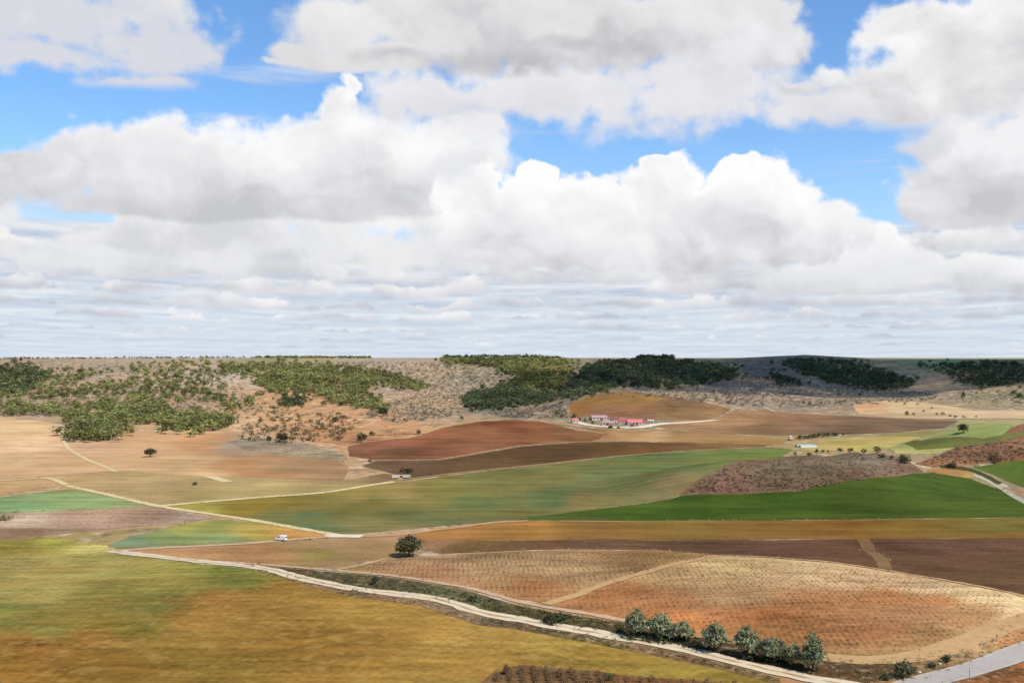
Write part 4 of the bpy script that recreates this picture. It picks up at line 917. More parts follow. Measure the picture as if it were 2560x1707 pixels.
tree('field_tree', 'tree', "very small dark tree at the right end of the hedge line", 2108, 1090, 7, 9, 'bush', 170, trunk=0.1, clumps=26, per=8, leafk=0.08)
SB = [(2268, 1038, 12), (2284, 1038, 8), (2342, 1038, 7), (2358, 1038, 10), (2376, 1042, 8), (2387, 1045, 9), (2410, 1046, 8), (2440, 1044, 6), (2262, 1012, 7), (2295, 1012, 6), (2310, 1030, 7), (2330, 1022, 6)]
for i, (px, py, w) in enumerate(SB):
    tree('slope_bush', 'bush', "one of the small dark bushes dotting the bright straw coloured slope", px, py, w, w * 0.8, 'bush', 180 + i, "small bushes on the straw coloured slope", trunk=0, clumps=18, per=8, leafk=0.09)
FT = [(1435, 1046, 14, 12), (1449, 1054, 11, 12), (1462, 1057, 9, 13), (1475, 1052, 9, 10), (1482, 1060, 9, 9), (1527, 1070, 14, 6), (1546, 1071, 9, 5), (1581, 1068, 12, 10), (1612, 1056, 14, 7), (1405, 1046, 12, 12), (1392, 1040, 16, 14)]
fl = ["at the left end of the farm", "right of the white cottage", "tall and thin in front of the first mauve roof", "behind the two dark trees left of the mauve roofs", "small, in front of the mauve roof", "low and wide in front of the mauve barn", "tiny, in front of the dark red roof",
      "round, in front of the pink roof", "beside the pink shed and white wall", "on the scrubby edge left of the farm", "largest of those left of the farm"]
for i, (px, py, w, h) in enumerate(FT):
    tree('farm_tree', 'tree', "dark farm tree %s" % fl[i], px, py, w, h, 'bush', 200 + i, "dark trees round the farm buildings", trunk=0.06, clumps=30, per=8, leafk=0.08)

# ---- pines: far-off woods and the loose trees one can tell apart
def pine_templates(n, faces, per, seed):
    out = []
    for k in range(n):
        g = np.random.default_rng(seed + k)
        h = 1.0; w = 0.55 + 0.3 * g.random()
        v, f, c = crown(0, faces, per, (w / 2, w / 2, 0.36 + 0.06 * g.random()), 0.115, seed=seed + k, bottom=-0.5, hollow=0.5, cvar=0.4)
        v[:, 2] += 0.60
        t = tube([(0, 0, -0.08), (0, 0, 0.5)], [0.035, 0.02], 3, False)
        out.append((v, f, c, np.array(t[0]), np.array(t[1])))
    return out
TP = pine_templates(8, 18, 5, 500)
def in_poly(poly, x, y):
    c = False; n = len(poly)
    for i in range(n):
        x1, y1 = poly[i]; x2, y2 = poly[(i + 1) % n]
        if (y1 > y) != (y2 > y) and x < (x2 - x1) * (y - y1) / (y2 - y1) + x1: c = not c
    return c
def scatter(poly, n, rg, clear=None, thin=0.0, near=False, soft=0.0):
    xs = [q[0] for q in poly]; ys = [q[1] for q in poly]; out = []; tries = 0
    while len(out) < n and tries < 12:
        tries += 1; c = []
        for _ in range(n):
            x = min(xs) + (max(xs) - min(xs)) * rg.random(); y = min(ys) + (max(ys) - min(ys)) * rg.random()
            if in_poly(poly, x, y) and not (clear and any(in_poly(q, x, y) for q in clear)): c.append((x, y))
        if not c: continue
        P3 = pix_many([q[0] for q in c], [q[1] for q in c], 180.0 if near else 500.0, 1200.0 if near else 6000.0)
        for (x, y), p in zip(c, P3):
            if thin and vnoise(p[0], p[1] * 0.6, 90, 44) < thin: continue
            out.append((x, y, p))
    if soft:                                   # a ragged outline: some trees stray out of the wood
        k = [i for i in range(len(out[:n])) if rg.random() < 0.45]
        if k:
            xx = [out[i][0] + rg.normal() * soft * 2.6 for i in k]; yy = [max(904.0, out[i][1] + rg.normal() * soft) for i in k]
            for i, x, y, p in zip(k, xx, yy, pix_many(xx, yy, 500.0, 6000.0)): out[i] = (x, y, p)
    return out[:n]
def merged_trees(name, label, spots, hr, mat, seed, T=None):
    T = T or TP; g = np.random.default_rng(seed); V_, F_, C_ = [], [], []; n = 0
    for (p, ) in [(s[2],) for s in spots]:
        v, f, c, _, _ = T[g.integers(len(T))]
        h = (hr[0] + (hr[1] - hr[0]) * g.random()) * (0.75 + 0.5 * g.random()); a = g.random() * 6.28; wd = h * (0.85 + 0.4 * g.random())
        x = v[:, 0] * math.cos(a) - v[:, 1] * math.sin(a); y = v[:, 0] * math.sin(a) + v[:, 1] * math.cos(a)
        V_.append(np.stack([x * wd + p[0], y * wd + p[1], v[:, 2] * h + p[2] - 0.14 * h], 1)); F_.append(f + n); q_ = 0.62 + 0.76 * g.random(); C_.append(c * np.array([q_ * (0.92 + 0.2 * g.random()), q_, q_])); n += len(v)
    o = quick_mesh(name, np.concatenate(V_), np.concatenate(F_), LM[mat], cols=np.concatenate(C_))
    o['kind'] = 'stuff'; o['label'] = label; return o
WOODS = [
    ("dense dark wood on the plateau rim at the left edge", 'darkpine', [(-60, 906), (70, 904), (90, 925), (115, 950), (60, 990), (-60, 985)], 230, (7, 9), 0),
    ("dense green pine block in front of the left slope", 'pine', [(172, 1052), (240, 1046), (300, 1064), (302, 1096), (240, 1103), (172, 1098)], 150, (6, 8), 0),
    ("dense green pine block at the foot of the left slope", 'pine', [(408, 1056), (440, 1038), (560, 1044), (584, 1058), (565, 1074), (480, 1080), (408, 1080)], 150, (6, 8), 0),
    ("long green pine wood on the slope left of centre", 'pine', [(560, 918), (640, 912), (800, 914), (900, 920), (960, 930), (1000, 942), (1075, 966), (1060, 978), (1000, 974), (940, 967), (905, 972), (925, 990), (962, 1014), (970, 1028), (900, 1020), (840, 1014), (800, 990), (740, 978), (690, 990), (640, 960), (590, 935)], 900, (6.5, 9), 0),
    ("small dark pine clump below the long pine wood", 'darkpine', [(690, 1008), (712, 990), (765, 988), (772, 1012), (700, 1020)], 50, (5, 7), 0),
    ("olive green pines crowning the hill at the centre", 'pine', [(1105, 900), (1250, 899), (1330, 900), (1430, 903), (1440, 914), (1345, 917), (1320, 935), (1262, 936), (1232, 916), (1105, 909)], 330, (7.5, 10), 0),
    ("sunlit yellowish pines on the spur right of centre", 'sunlitpine', [(1290, 935), (1340, 918), (1430, 918), (1425, 955), (1390, 985), (1320, 980), (1285, 955)], 230, (6.5, 8.5), 0),
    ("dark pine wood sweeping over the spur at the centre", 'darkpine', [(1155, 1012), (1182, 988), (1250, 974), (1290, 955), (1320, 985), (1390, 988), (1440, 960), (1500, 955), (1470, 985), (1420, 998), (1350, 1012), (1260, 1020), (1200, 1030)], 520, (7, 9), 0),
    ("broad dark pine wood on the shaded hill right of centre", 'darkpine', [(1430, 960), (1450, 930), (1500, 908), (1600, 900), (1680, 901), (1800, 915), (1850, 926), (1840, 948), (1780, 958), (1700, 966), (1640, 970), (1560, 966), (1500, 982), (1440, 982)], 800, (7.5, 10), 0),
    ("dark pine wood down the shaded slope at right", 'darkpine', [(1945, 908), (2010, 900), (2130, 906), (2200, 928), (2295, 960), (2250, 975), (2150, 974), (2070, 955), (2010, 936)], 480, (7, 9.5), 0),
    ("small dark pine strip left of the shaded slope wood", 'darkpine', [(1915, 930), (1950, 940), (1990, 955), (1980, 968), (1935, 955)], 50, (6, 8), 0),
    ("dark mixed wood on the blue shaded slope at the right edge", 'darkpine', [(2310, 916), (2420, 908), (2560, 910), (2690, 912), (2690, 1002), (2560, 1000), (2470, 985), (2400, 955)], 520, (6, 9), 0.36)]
g_w = np.random.default_rng(99)
for k, (lb, lm, poly, n, hr, thin) in enumerate(WOODS):
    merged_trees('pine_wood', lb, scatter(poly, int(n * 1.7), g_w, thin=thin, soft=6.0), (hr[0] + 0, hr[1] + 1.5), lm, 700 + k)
def rim_trees(px0, px1, n, D0, D1):
    return [(0, 0, (lambda q: np.array([q[0], q[1], float(height(q[0], q[1]))]))(((px0 + (px1 - px0) * g_w.random() - CX) / FPX * (d := D0 + (D1 - D0) * g_w.random()), d))) for _ in range(n)]
merged_trees('pine_wood', "thin dark line of trees on the skyline left of centre", rim_trees(640, 930, 260, 3000, 3500), (7, 10), 'pine', 801)
merged_trees('pine_wood', "tall tree tops on the skyline above the centre hill", rim_trees(1110, 1400, 150, 2280, 2500), (8, 11), 'darkpine', 802)
merged_trees('pine_wood', "dark tree clump breaking the skyline above the shaded hill", rim_trees(1594, 1680, 60, 2350, 2450), (10, 13), 'darkpine', 803)
merged_trees('pine_wood', "sparse far tree line along the plateau at the left", rim_trees(-200, 640, 260, 2700, 4000), (5, 8), 'scrub', 804)
# loose pines of the left slope: separate trees
LS = [(-20, 930), (120, 925), (250, 928), (400, 905), (560, 905), (600, 935), (560, 985), (590, 1000), (640, 1000), (600, 1030), (560, 1030), (440, 1035), (405, 1062), (300, 1062), (240, 1044), (165, 1050), (150, 1040), (0, 1040), (-20, 1035)]
HOLES = [[(560, 945), (680, 940), (690, 985), (560, 985)], [(230, 995), (350, 995), (350, 1005), (230, 1005)], [(0, 1003), (110, 1000), (110, 1008), (0, 1008)], [(430, 1005), (560, 1005), (560, 1035), (430, 1035)]]
spots = scatter(LS, 1050, g_w, clear=HOLES, thin=0.14, soft=4.0)
spots.sort(key=lambda s: -s[1])
proto = []
for k in range(6):
    v, f, c, tv, tf = TP[k]
    r_ = thing('pine_tree', 'small green pine', 'pine tree')
    quick_mesh('crown', v, f, LM['pine'], r_, cols=c * (0.85 + 0.06 * k)); mesh_obj('trunk', tv, tf, bark, r_); proto.append(r_)
def zone(x, y):
    if y > 1005: return ("small green pine in the lowest band of the loose left slope wood", "loose pines in the lowest band on the left slope") if x < 300 else ("small green pine in the lowest band, between the two dense pine blocks", "loose pines between the two dense blocks")
    if y > 975: return ("small pine standing loosely half way down the left slope", "loose pines half way down the left slope") if x < 300 else ("small pine standing loosely left of the orange earth slope", "loose pines left of the orange earth slope")
    return ("small pine with pale ground showing round it, upper left slope", "loose pines on the upper left slope") if x < 300 else ("small pine on the upper slope left of the long pine wood", "loose pines left of the long pine wood")
used = set()
for i, (x, y, p) in enumerate(spots[:290]):
    k = int(g_w.integers(6))
    if k in used:
        o = proto[k].copy(); link(o)
        for ch in list(proto[k].children):
            c2 = ch.copy(); link(c2); c2.parent = o
    else: o = proto[k]; used.add(k)
    h = 7 + 3.5 * g_w.random(); wd = h * (0.9 + 0.4 * g_w.random())
    o.scale = (wd, wd, h); o.rotation_euler = (0, 0, g_w.random() * 6.28); o.location = (p[0], p[1], p[2] - 0.13 * h)
    lb, gr = zone(x, y); tag(o, lb, 'pine tree', gr)
merged_trees('pine_wood', "small distant pines thickening the upper left slope", spots[290:], (6.5, 9.5), 'pine', 805)
def bush_templates():
    out = []
    for k in range(6):
        v, f, c = crown(0, 7, 4, (0.5, 0.5, 0.32), 0.17, seed=900 + k, bottom=-0.1, cvar=0.5); v[:, 2] += 0.36
        out.append((v, f, c, None, None))
    return out
BT = bush_templates()
SC = [("grey brown scrub covering the bare slope at the centre", [(600, 905), (1100, 906), (1260, 940), (1180, 985), (1150, 1040), (1000, 1060), (900, 1040), (980, 1000), (1080, 975), (960, 925)], 1300, 'scrub'),
      ("scattered scrub on the orange earth slopes", [(560, 1000), (640, 1000), (700, 1020), (850, 1030), (900, 1060), (860, 1100), (700, 1110), (600, 1100), (590, 1050)], 420, 'olivebush'),
      ("grey scrub on the shaded slope under the dark pines", [(1500, 985), (1700, 970), (1900, 930), (2000, 960), (2300, 980), (2400, 1000), (2200, 1010), (1900, 1020), (1700, 1000)], 1300, 'scrub'),
      ("grey scrub between the spur wood and the farm", [(1200, 1035), (1300, 1022), (1400, 1010), (1430, 1045), (1300, 1048)], 300, 'scrub'),
      ("thin scrub on the plateau edge at right", [(1700, 906), (1950, 905), (1930, 930), (1850, 925)], 160, 'scrub'),
      ("scrub under the loose pines of the left slope", [(0, 912), (560, 905), (640, 1000), (560, 1035), (300, 1050), (150, 1045), (0, 1040)], 1300, 'scrub'),
      ("blue shaded scrub on the slope at the right edge", [(2300, 925), (2690, 915), (2690, 1010), (2420, 1010), (2380, 970)], 420, 'scrub')]
for k, (lb, poly, n, lm) in enumerate(SC):
    merged_trees('scrub', lb, scatter(poly, n, g_w), (1.8, 4.6), lm, 820 + k, BT)
for k, (lb, poly, n, hr, lm) in enumerate([("low scrub on the knoll under the row of small trees", [(1715, 1232), (1790, 1178), (1850, 1156), (2150, 1138), (2280, 1165), (2290, 1178), (2000, 1226)], 1000, (0.5, 1.5), 'knollscrub'),
      ("reddish scrub on the knoll at the right edge", [(2300, 1160), (2400, 1116), (2600, 1096), (2600, 1144), (2430, 1158)], 380, (0.6, 1.6), 'knollscrub'),
      ("weeds and low brambles in the roadside ditch", [(700, 1420), (860, 1436), (1000, 1450), (1160, 1480), (1290, 1516), (1560, 1562), (1690, 1598), (1690, 1612), (1480, 1574), (1280, 1538), (1080, 1488), (900, 1468), (760, 1440)], 650, (0.4, 1.3), 'olivebush'),
      ("weeds along the near verge of the gravel road", [(760, 1456), (1075, 1506), (1195, 1542), (1480, 1594), (1800, 1660), (1950, 1702), (1640, 1636), (1270, 1566), (1040, 1508)], 420, (0.3, 0.9), 'olivebush'),
      ("weeds and stones on the orange roadside bank", [(2290, 1655), (2400, 1620), (2560, 1560), (2640, 1530), (2640, 1570), (2420, 1658), (2330, 1685)], 110, (0.3, 0.8), 'weeds'),
      ("dead weeds on the dark earth by the junction", [(2050, 1648), (2250, 1656), (2250, 1690), (2150, 1706), (2090, 1690)], 120, (0.3, 0.8), 'weeds')]):
    merged_trees('scrub', lb, scatter(poly, n, g_w, near=True), hr, lm, 860 + k, BT)

# ---- weeds left standing along the borders of the fields and lanes
TT = []
for k in range(5):
    v, f, c = crown(0, 3, 3, (0.6, 0.6, 0.3), 0.24, seed=940 + k, bottom=-0.1, cvar=0.5); v[:, 2] += 0.3; TT.append((v, f, c, None, None))
wd_ = []
for out_ in BORDERS:
    for i in range(len(out_)):
        p, q = np.array(out_[i]), np.array(out_[(i + 1) % len(out_)]); L = np.linalg.norm(q - p)
        if min(p[1], q[1]) < 225 or abs(p[0]) > 0.56 * p[1] + 10: continue
        for _ in range(int(L / 2.2)):
            t = g_w.random(); x, y = (p + (q - p) * t) + g_w.normal(size=2) * 0.7
            if vnoise(x, y, 25, 71) > 0.42 and g_w.random() < 0.7: wd_.append((0, 0, np.array([x, y, 0.0])))
zz = height(np.array([q[2][0] for q in wd_]), np.array([q[2][1] for q in wd_]))
for q, z in zip(wd_, zz): q[2][2] = z + 0.1
merged_trees('border_weeds', "thin weeds standing along field borders and lanes", wd_, (0.3, 1.1), 'weeds', 890, TT)
merged_trees('undergrowth', "brambles under the silvery roadside trees", scatter([(1560, 1584), (1700, 1592), (1800, 1622), (2050, 1664), (2050, 1684), (1900, 1655), (1740, 1625), (1560, 1598)], 90, g_w, near=True), (1.0, 2.6), 'bush', 891, BT)
# ---- vines: rows of low stocks; the nearest ones along the bottom edge stand singly
def vine_rows(label, poly, ang, sp, st, hr, seed, keep=1.0):
    hh = lambda x, y: float(height(x, y))
    w = [tuple(pix(*q)[:2]) for q in poly]; xs = [q[0] for q in w]; ys = [q[1] for q in w]
    c, s = math.cos(ang), math.sin(ang); R_ = max(max(xs) - min(xs), max(ys) - min(ys)); mx, my = (max(xs) + min(xs)) / 2, (max(ys) + min(ys)) / 2
    out = []
    for i in range(int(-R_ / sp), int(R_ / sp)):
        for j in range(int(-R_ / st), int(R_ / st)):
            u, v = i * sp + g_w.normal() * 0.12, j * st + g_w.normal() * 0.15
            x, y = mx + u * c - v * s, my + u * s + v * c
            if g_w.random() > keep * (0.25 + 1.5 * vnoise(x, y, 14, 61)) or not in_poly(w, x, y): continue
            out.append((0, 0, np.array([x, y, float(height(x, y)) + 0.12])))
    if label: merged_trees('vine_rows', label, out, hr, 'vine', seed, BT)
    return out
vine_rows("rows of small vine stocks in the brown vineyard", [(880, 1424), (1000, 1402), (1150, 1392), (1350, 1382), (1640, 1380), (1770, 1390), (1640, 1418), (1490, 1462), (1366, 1502), (1290, 1490), (1150, 1456)], 0.06, 1.7, 2.7, (0.28, 0.62), 880, 0.85)
vine_rows("rows of small vine stocks on the rounded rise", [(1390, 1511), (1500, 1474), (1650, 1430), (1800, 1396), (2100, 1416), (2300, 1450), (2540, 1500), (2500, 1540), (2400, 1580), (2300, 1625), (2120, 1640), (2040, 1632), (1800, 1585), (1600, 1548)], 0.06, 1.7, 2.7, (0.28, 0.62), 881, 0.85)
vs_ = vine_rows(None, [(1240, 1700), (1250, 1680), (1330, 1672), (1500, 1686), (1560, 1694), (1900, 1716), (1250, 1716)], 0.10, 3.0, 1.6, (0.8, 1.2), 882)
def vine():
    root = thing('vine', "dry reddish vine stock in the plot at the bottom edge", 'vine', group="vine stocks at the bottom edge")
    tv, tf = tube([(0, 0, -0.1), (0.04, 0.02, 0.35), (0.0, 0.05, 0.6)], [0.07, 0.05, 0.03], 5); mesh_obj('trunk', tv, tf, bark, root)
    v, f, c = crown(0, 14, 6, (0.5, 0.4, 0.34), 0.14, seed=77, bottom=-0.3, cvar=0.5); v[:, 2] += 0.7
    quick_mesh('foliage', v, f, LM['vine'], root, cols=c); return root
V0 = vine(); first = True
for (_, _, p) in vs_:
    if first: o = V0; first = False
    else:
        o = V0.copy(); link(o)
        for ch in list(V0.children):
            c2 = ch.copy(); link(c2); c2.parent = o
    o.location = p; o.rotation_euler = (0, 0, g_w.random() * 6.28); sc_ = 0.8 + 0.5 * g_w.random(); o.scale = (sc_, sc_, sc_)
# ------------------------------------------------------------------ built things
def plain(name, c, rough=0.8, metal=0.0, var=0.12, sc=1.5, spec=0.25):
    m, t, b = new_mat(name, rough, spec); g = G(t)
    pos = g.n('ShaderNodeTexCoord').outputs['Object']
    k = g.ramp(g.noise(pos, sc, 4, 0.6), 0.3, 0.7, 1 - var, 1 + var)
    cc = g.n('ShaderNodeVectorMath', {0: tuple(c), 'Scale': k}, operation='SCALE').outputs[0]
    t.links.new(cc, b.inputs['Base Color']); b.inputs['Metallic'].default_value = metal; return m
PM = {'white': plain('white_wall_paint', (0.56, 0.48, 0.42)), 'cream': plain('cream_wall', (0.55, 0.47, 0.37)), 'mauve': plain('mauve_roof_tiles', (0.40, 0.24, 0.25), var=0.3, sc=0.8), 'dred': plain('dark_red_roof', (0.22, 0.06, 0.06), var=0.3),
      'red': plain('red_roof', (0.48, 0.08, 0.09), var=0.25), 'pink': plain('pink_roof', (0.66, 0.16, 0.17), var=0.2, sc=0.8), 'dark': plain('dark_opening', (0.03, 0.028, 0.03)), 'wood': plain('weathered_wood', (0.16, 0.11, 0.07)),
      'film': plain('greenhouse_film', (0.36, 0.40, 0.39), 0.45, spec=0.4), 'conc': plain('pale_concrete', (0.55, 0.52, 0.46)), 'rock': plain('pale_limestone', (0.58, 0.54, 0.46), var=0.25, sc=3), 'glass': plain('vehicle_glass', (0.03, 0.04, 0.05), 0.08, spec=0.6),
      'vwhite': plain('white_vehicle_paint', (0.82, 0.82, 0.80), 0.3, var=0.03, spec=0.5), 'tyre': plain('tyre_rubber', (0.02, 0.02, 0.02), 0.9), 'rim': plain('wheel_metal', (0.5, 0.5, 0.5), 0.35, 0.8), 'post': plain('grey_post', (0.13, 0.12, 0.11)), 'steel': plain('galvanised_steel', (0.3, 0.3, 0.3), 0.5, 0.6),
      'lamp': plain('lamp_glass', (0.7, 0.7, 0.65), 0.1), 'redlamp': plain('red_lamp_glass', (0.4, 0.02, 0.02), 0.2)}
def box(x0, x1, y0, y1, z0, z1, bev=0.0):
    v = [(x, y, z) for z in (z0, z1) for (x, y) in ((x0, y0), (x1, y0), (x1, y1), (x0, y1))]
    f = [(3, 2, 1, 0), (4, 5, 6, 7), (0, 1, 5, 4), (1, 2, 6, 5), (2, 3, 7, 6), (3, 0, 4, 7)]
    return v, f
def join(*parts):
    V_, F_ = [], []
    for v, f in parts:
        n = len(V_); V_ += list(v); F_ += [tuple(i + n for i in q) for q in f]
    return V_, F_
def prism(profile, x0, x1, axis='x'):
    """profile: list of (a, z); extruded along the other ground axis"""
    n = len(profile)
    if axis == 'x': v = [(x0, a, z) for a, z in profile] + [(x1, a, z) for a, z in profile]
    else: v = [(a, x0, z) for a, z in profile] + [(a, x1, z) for a, z in profile]
    f = [tuple(range(n))[::-1], tuple(range(n, 2 * n))] + [(i, (i + 1) % n, n + (i + 1) % n, n + i) for i in range(n)]
    return v, f
def ground_pt(px, py, D=None):
    p = pix(px, py); return (float(p[0]), float(p[1]), float(height(p[0], p[1])))
def house(name, label, cat, px, py, L, Wd, h, rh, wall, roof, rz, openings=3, chimney=False, big=False):
    loc = ground_pt(px, py); T = thing(name, label, cat, loc, rz, "buildings of the farm")
    hl, hw = L / 2, Wd / 2
    prof = [(-hw, -1.5), (hw, -1.5), (hw, h), (0, h + rh), (-hw, h)]
    mesh_obj('wall', *prism(prof, -hl, hl), PM[wall], T)
    t = 0.18; o = 0.35
    s = rh / hw
    rp = [(-hw - o, h - o * s + 0.02), (0, h + rh + 0.02), (hw + o, h - o * s + 0.02), (hw + o, h - o * s + t), (0, h + rh + t + 0.04), (-hw - o, h - o * s + t)]
    r = mesh_obj('roof', *prism(rp, -hl - o, hl + o), PM[roof], T)
    if chimney: mesh_obj('chimney', *join(box(hl * 0.4, hl * 0.4 + 0.7, 0.3, 1.0, h + rh * 0.3, h + rh + 0.9), box(hl * 0.4 - 0.08, hl * 0.4 + 0.78, 0.22, 1.08, h + rh + 0.9, h + rh + 1.02)), PM['cream'], r)
    for k in range(openings):
        x = -hl + L * (k + 0.5) / openings
        if k == openings // 2:
            dw = 1.6 if big else 0.55
            d = mesh_obj('door', *box(x - dw, x + dw, -hw - 0.06, -hw + 0.05, 0, 3.0 if big else 2.1), PM['wood'], T)
            mesh_obj('handle', *box(x + dw - 0.2, x + dw - 0.1, -hw - 0.12, -hw - 0.06, 1.0, 1.15), PM['steel'], d)
        else:
            w = mesh_obj('window', *box(x - 0.5, x + 0.5, -hw - 0.05, -hw + 0.05, 1.0, 2.1), PM['dark'], T)
            mesh_obj('sill', *box(x - 0.62, x + 0.62, -hw - 0.14, -hw - 0.05, 0.9, 0.99), PM['conc'], w)
    return T
house('cottage', "small white cottage at the left end of the farm", 'house', 1437, 1057, 7, 6, 2.8, 1.3, 'white', 'pink', 0.3, 2, True)
house('barn', "long barn with a mauve grey roof at the left of the farm", 'barn', 1497, 1050, 17, 9, 3.0, 2.2, 'cream', 'mauve', 0.12, 4, big=True)
house('barn', "second mauve roofed barn, in front of the long one", 'barn', 1519, 1063, 11, 7, 2.6, 1.6, 'cream', 'mauve', -0.1, 3, big=True)
house('farm_house', "low farm house with a dark red roof at the middle of the farm", 'house', 1537, 1055, 8, 7, 3.0, 1.6, 'cream', 'dred', 0.2, 3, True)
house('farm_house', "farm house with a red roof left of the large pink roof", 'house', 1556, 1059, 9, 7, 3.0, 1.8, 'white', 'red', 0.0, 3, True)
house('barn', "large barn with a pale pink roof at the right of the farm", 'barn', 1586, 1062, 15, 9, 3.0, 2.6, 'white', 'pink', 0.08, 4, big=True)
house('shed', "little shed with a red roof at the right end of the pink barn", 'shed', 1611, 1060, 5, 5, 2.4, 1.2, 'cream', 'red', 0.1, 2)
house('cottage', "white walled cottage standing apart at the right end of the farm", 'house', 1627, 1058, 6, 5, 2.8, 0.9, 'white', 'cream', -0.2, 2)
# white pump hut and greenhouse by the hedge
T = thing('pump_hut', "tiny white hut with a red base at the left end of the dark hedge", 'hut', ground_pt(1976, 1101), 0.2)
mesh_obj('wall', *join(box(-1.3, 1.3, -1.2, 1.2, 1.3, 3.6)), PM['white'], T); mesh_obj('base', *box(-1.5, 1.5, -1.4, 1.4, -0.6, 1.3), PM['dred'], T)
mesh_obj('roof', *prism([(-1.5, 3.6), (1.5, 3.6), (0, 4.2)], -1.5, 1.5), PM['white'], T); mesh_obj('door', *box(-0.4, 0.4, -1.46, -1.41, 0, 1.28), PM['wood'], T)
T = thing('greenhouse', "long white plastic greenhouse in front of the dark hedge", 'greenhouse', ground_pt(2015, 1117), 0.12)
arc = [(math.cos(t) * 2.9, math.sin(t) * 2.0) for t in np.linspace(0, PI, 13)]
for k, y0 in enumerate((-3.4, 3.4)):
    pr = [(a + y0, z) for a, z in arc] + [(-2.9 + y0, -0.8), (2.9 + y0, -0.8)]
    mesh_obj('cover', *prism(pr, -7.0, 7.0), PM['film'], T, smooth=False)
    mesh_obj('end_frame', *join(box(-7.12, -7.02, y0 - 0.05, y0 + 0.05, 0, 1.96), box(-7.12, -7.02, y0 - 2.2, y0 + 2.2, 1.2, 1.3)), PM['steel'], T)
# culvert
T = thing('culvert', "pale concrete culvert where the track meets the dark band", 'culvert', ground_pt(1003, 1193), 0.15)
mesh_obj('headwall', *join(box(-5.5, -0.9, -0.3, 0.3, -0.6, 1.5), box(0.9, 5.5, -0.3, 0.3, -0.6, 1.5), box(-0.9, 0.9, -0.3, 0.3, 1.1, 1.5)), PM['conc'], T)
for x_ in (-5.9, 5.5): mesh_obj('wing_wall', *box(x_, x_ + 0.4, -3, 0.3, -0.6, 1.0), PM['conc'], T)
pv, pf = tube([(0, -0.4, 0.45), (0, 4, 0.45)], [0.65, 0.65], 14, True); mesh_obj('pipe', pv, pf, PM['dark'], T)
# the white van on the pinkish track
import bmesh
def bevelled(v, f, w, seg=2):
    bm = bmesh.new(); vs = [bm.verts.new(p) for p in v]
    for q in f: bm.faces.new([vs[i] for i in q])
    bmesh.ops.recalc_face_normals(bm, faces=bm.faces)
    bmesh.ops.bevel(bm, geom=[e for e in bm.edges], offset=w, segments=seg, affect='EDGES', profile=0.6)
    me = bpy.data.meshes.new('m'); bm.to_mesh(me); bm.free(); return me
def me_obj(name, me, mat, parent, smooth=True):
    me.name = name; me.materials.append(mat)
    if smooth: me.polygons.foreach_set('use_smooth', [True] * len(me.polygons))
    return link(bpy.data.objects.new(name, me), parent)
T = thing('van', "white van parked on the pinkish dirt track", 'van', tuple(np.array(ground_pt(703, 1352)) + np.array([0, 0, 0.2])), 2.78)
body = [(-2.3, 0.42), (2.15, 0.42), (2.3, 0.75), (2.2, 1.15), (1.55, 1.32), (0.95, 2.0), (0.6, 2.12), (-2.2, 2.12), (-2.32, 1.6)]
me_obj('body', bevelled(*prism(body, -0.92, 0.92, 'y'), 0.06), PM['vwhite'], T, False)
mesh_obj('windscreen', [(1.60, -0.76, 1.38), (1.60, 0.76, 1.38), (1.02, 0.70, 1.98), (1.02, -0.70, 1.98), (1.55, -0.76, 1.34), (1.55, 0.76, 1.34), (0.97, 0.70, 1.94), (0.97, -0.70, 1.94)], [(0, 1, 2, 3), (7, 6, 5, 4), (0, 4, 5, 1), (1, 5, 6, 2), (2, 6, 7, 3), (3, 7, 4, 0)], PM['glass'], T)
for s in (-1, 1):
    mesh_obj('side_window', *prism([(0.15, 1.3), (1.25, 1.32), (0.85, 1.88), (0.15, 1.9)], s * 0.90, s * 0.935, 'y'), PM['glass'], T)
    mesh_obj('headlight', *box(2.16, 2.30, s * 0.75 - 0.14, s * 0.75 + 0.14, 0.78, 0.98), PM['lamp'], T)
    mesh_obj('tail_light', *box(-2.38, -2.30, s * 0.8 - 0.08, s * 0.8 + 0.08, 1.0, 1.5), PM['redlamp'], T)
    d = mesh_obj('door', *box(0.1, 1.3, min(s * 0.915, s * 0.93), max(s * 0.915, s * 0.93), 0.55, 1.26), PM['vwhite'], T)
    mesh_obj('handle', *box(0.2, 0.38, min(s * 0.93, s * 0.96), max(s * 0.93, s * 0.96), 1.08, 1.12), PM['dark'], d)
    for x in (-1.45, 1.45):
        wv_, wf_ = tube([(x, s * 0.78, 0.33), (x, s * 0.96, 0.33)], [0.34, 0.34], 18); w = mesh_obj('wheel', wv_, wf_, PM['tyre'], T)
        rv_, rf_ = tube([(x, s * 0.955, 0.33), (x, s * 0.975, 0.33)], [0.2, 0.19], 14); mesh_obj('rim', rv_, rf_, PM['rim'], w)
mesh_obj('rear_window', *box(-2.37, -2.31, -0.65, 0.65, 1.35, 1.9), PM['glass'], T); mesh_obj('bumper', *box(2.18, 2.36, -0.9, 0.9, 0.42, 0.62), PM['dark'], T)
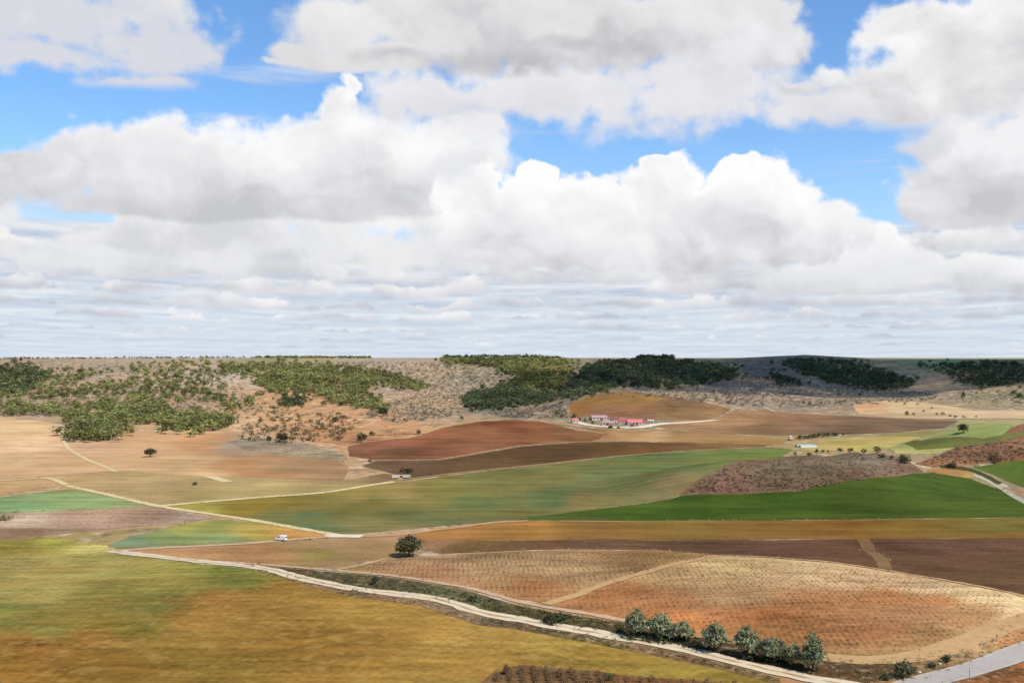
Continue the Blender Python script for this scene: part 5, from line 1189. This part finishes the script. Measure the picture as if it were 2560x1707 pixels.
# posts by the asphalt road
T = thing('marker_post', "thin grey marker post standing beside the asphalt road", 'post', ground_pt(2424, 1694), 0.2)
pv, pf = tube([(0, 0, -0.3), (0, 0, 2.3)], [0.07, 0.06], 8); mesh_obj('post', pv, pf, PM['post'], T); mesh_obj('cap', *box(-0.09, 0.09, -0.09, 0.09, 2.3, 2.38), PM['post'], T); mesh_obj('reflector', *box(-0.06, 0.06, -0.09, -0.07, 1.9, 2.1), PM['lamp'], T)
T = thing('sign_post', "small dark signboard on a post above the stony bank", 'signpost', ground_pt(2492, 1604), 0.5)
pv, pf = tube([(0, 0, -0.3), (0.03, 0, 1.9)], [0.05, 0.05], 8); mesh_obj('post', pv, pf, PM['post'], T); mesh_obj('board', *box(-0.34, 0.34, -0.09, -0.055, 1.2, 1.9), PM['post'], T)
# pale rocks
def rock(label, px, py, s, seed):
    g = np.random.default_rng(seed); bm = bmesh.new(); bmesh.ops.create_icosphere(bm, subdivisions=3, radius=1)
    off = g.random(3) * 50
    for v in bm.verts:
        c = v.co; n = float(fbm(c.x * 1.0 + off[0] + c.z * 0.7, c.y + off[1] - c.z * 0.6, 1.1, seed % 7, 3))
        v.co = Vector((c.x * (1 + 0.45 * n) * s, c.y * (1 + 0.4 * n) * s * 0.8, c.z * (1 + 0.4 * n) * s * 0.6))
    me = bpy.data.meshes.new('rock'); bm.to_mesh(me); bm.free(); me.materials.append(PM['rock'])
    o = link(bpy.data.objects.new('rock', me)); p = ground_pt(px, py); o.location = (p[0], p[1], p[2] + 0.25 * s); o.rotation_euler = (0, 0, g.random() * 6)
    tag(o, label, 'rock', "pale rocks on the bank beside the junction")
rock("white rock just right of the rounded olive bush", 2270, 1687, 0.6, 1); rock("pale rock between the white one and the asphalt road", 2299, 1681, 0.55, 2); rock("pale rock below the small dark bush on the bank", 2349, 1660, 0.5, 3); rock("small pale rock above the pale rock, left of the bank bushes", 2318, 1666, 0.32, 4)
rock("small stone lying higher up the bank near the signboard", 2452, 1618, 0.35, 5)
# clouds high over the right of the view, above the frame: they shade the far right slopes
def cloud_mat():
    m, t, b = new_mat('cloud_vapour', 1.0, 0.0); g = G(t)
    pos = g.n('ShaderNodeNewGeometry').outputs['Position']
    b.inputs['Base Color'].default_value = (0.9, 0.9, 0.9, 1)
    tr = g.n('ShaderNodeBsdfTransparent'); f = g.ramp(g.noise(pos, 0.0045, 4, 0.6), 0.36, 0.56, 0.12, 0.66)
    tl = g.n('ShaderNodeBsdfTranslucent', {'Color': (0.9, 0.9, 0.9, 1)}); mx = g.n('ShaderNodeMixShader', {0: 0.5, 1: b.outputs[0], 2: tl.outputs[0]})
    mix = g.n('ShaderNodeMixShader', {0: f, 1: tr.outputs[0], 2: mx.outputs[0]}); t.links.new(mix.outputs[0], t.nodes['Material Output'].inputs[0]); return m
CM = cloud_mat()
def shade_cloud(lobes, label):
    bm = bmesh.new()
    for (tx, ty, rx, ry, alt, sd_) in lobes:
        ox, oy = tx + sd.x / sd.z * alt, ty + sd.y / sd.z * alt
        r = bmesh.ops.create_icosphere(bm, subdivisions=4, radius=1)
        for v in r['verts']:
            c = v.co; n = float(fbm(c.x * 1.3 + sd_ + c.z, c.y * 1.3 - c.z + sd_, 1.0, 3, 4))
            k = 1 + 0.38 * n; zz = c.z * k * 130; zz = zz if zz > 0 else zz * 0.25
            v.co = Vector((ox + c.x * k * rx, oy + c.y * k * ry, alt + zz))
    me = bpy.data.meshes.new('cloud'); bm.to_mesh(me); bm.free(); me.materials.append(CM); me.polygons.foreach_set('use_smooth', [True] * len(me.polygons))
    o = link(bpy.data.objects.new('cloud', me)); o['kind'] = 'stuff'; o['label'] = label
shade_cloud([(520, 2250, 330, 260, 1500, 1), (850, 2200, 330, 300, 1520, 2), (1150, 2150, 330, 330, 1480, 3), (1450, 2250, 300, 350, 1500, 4), (300, 2000, 170, 150, 1490, 5), (900, 2600, 500, 300, 1500, 6), (1500, 2700, 400, 300, 1500, 7), (650, 2000, 180, 160, 1510, 8), (140, 1830, 120, 110, 1500, 9)],
            "ragged cloud high above the right hand hills")
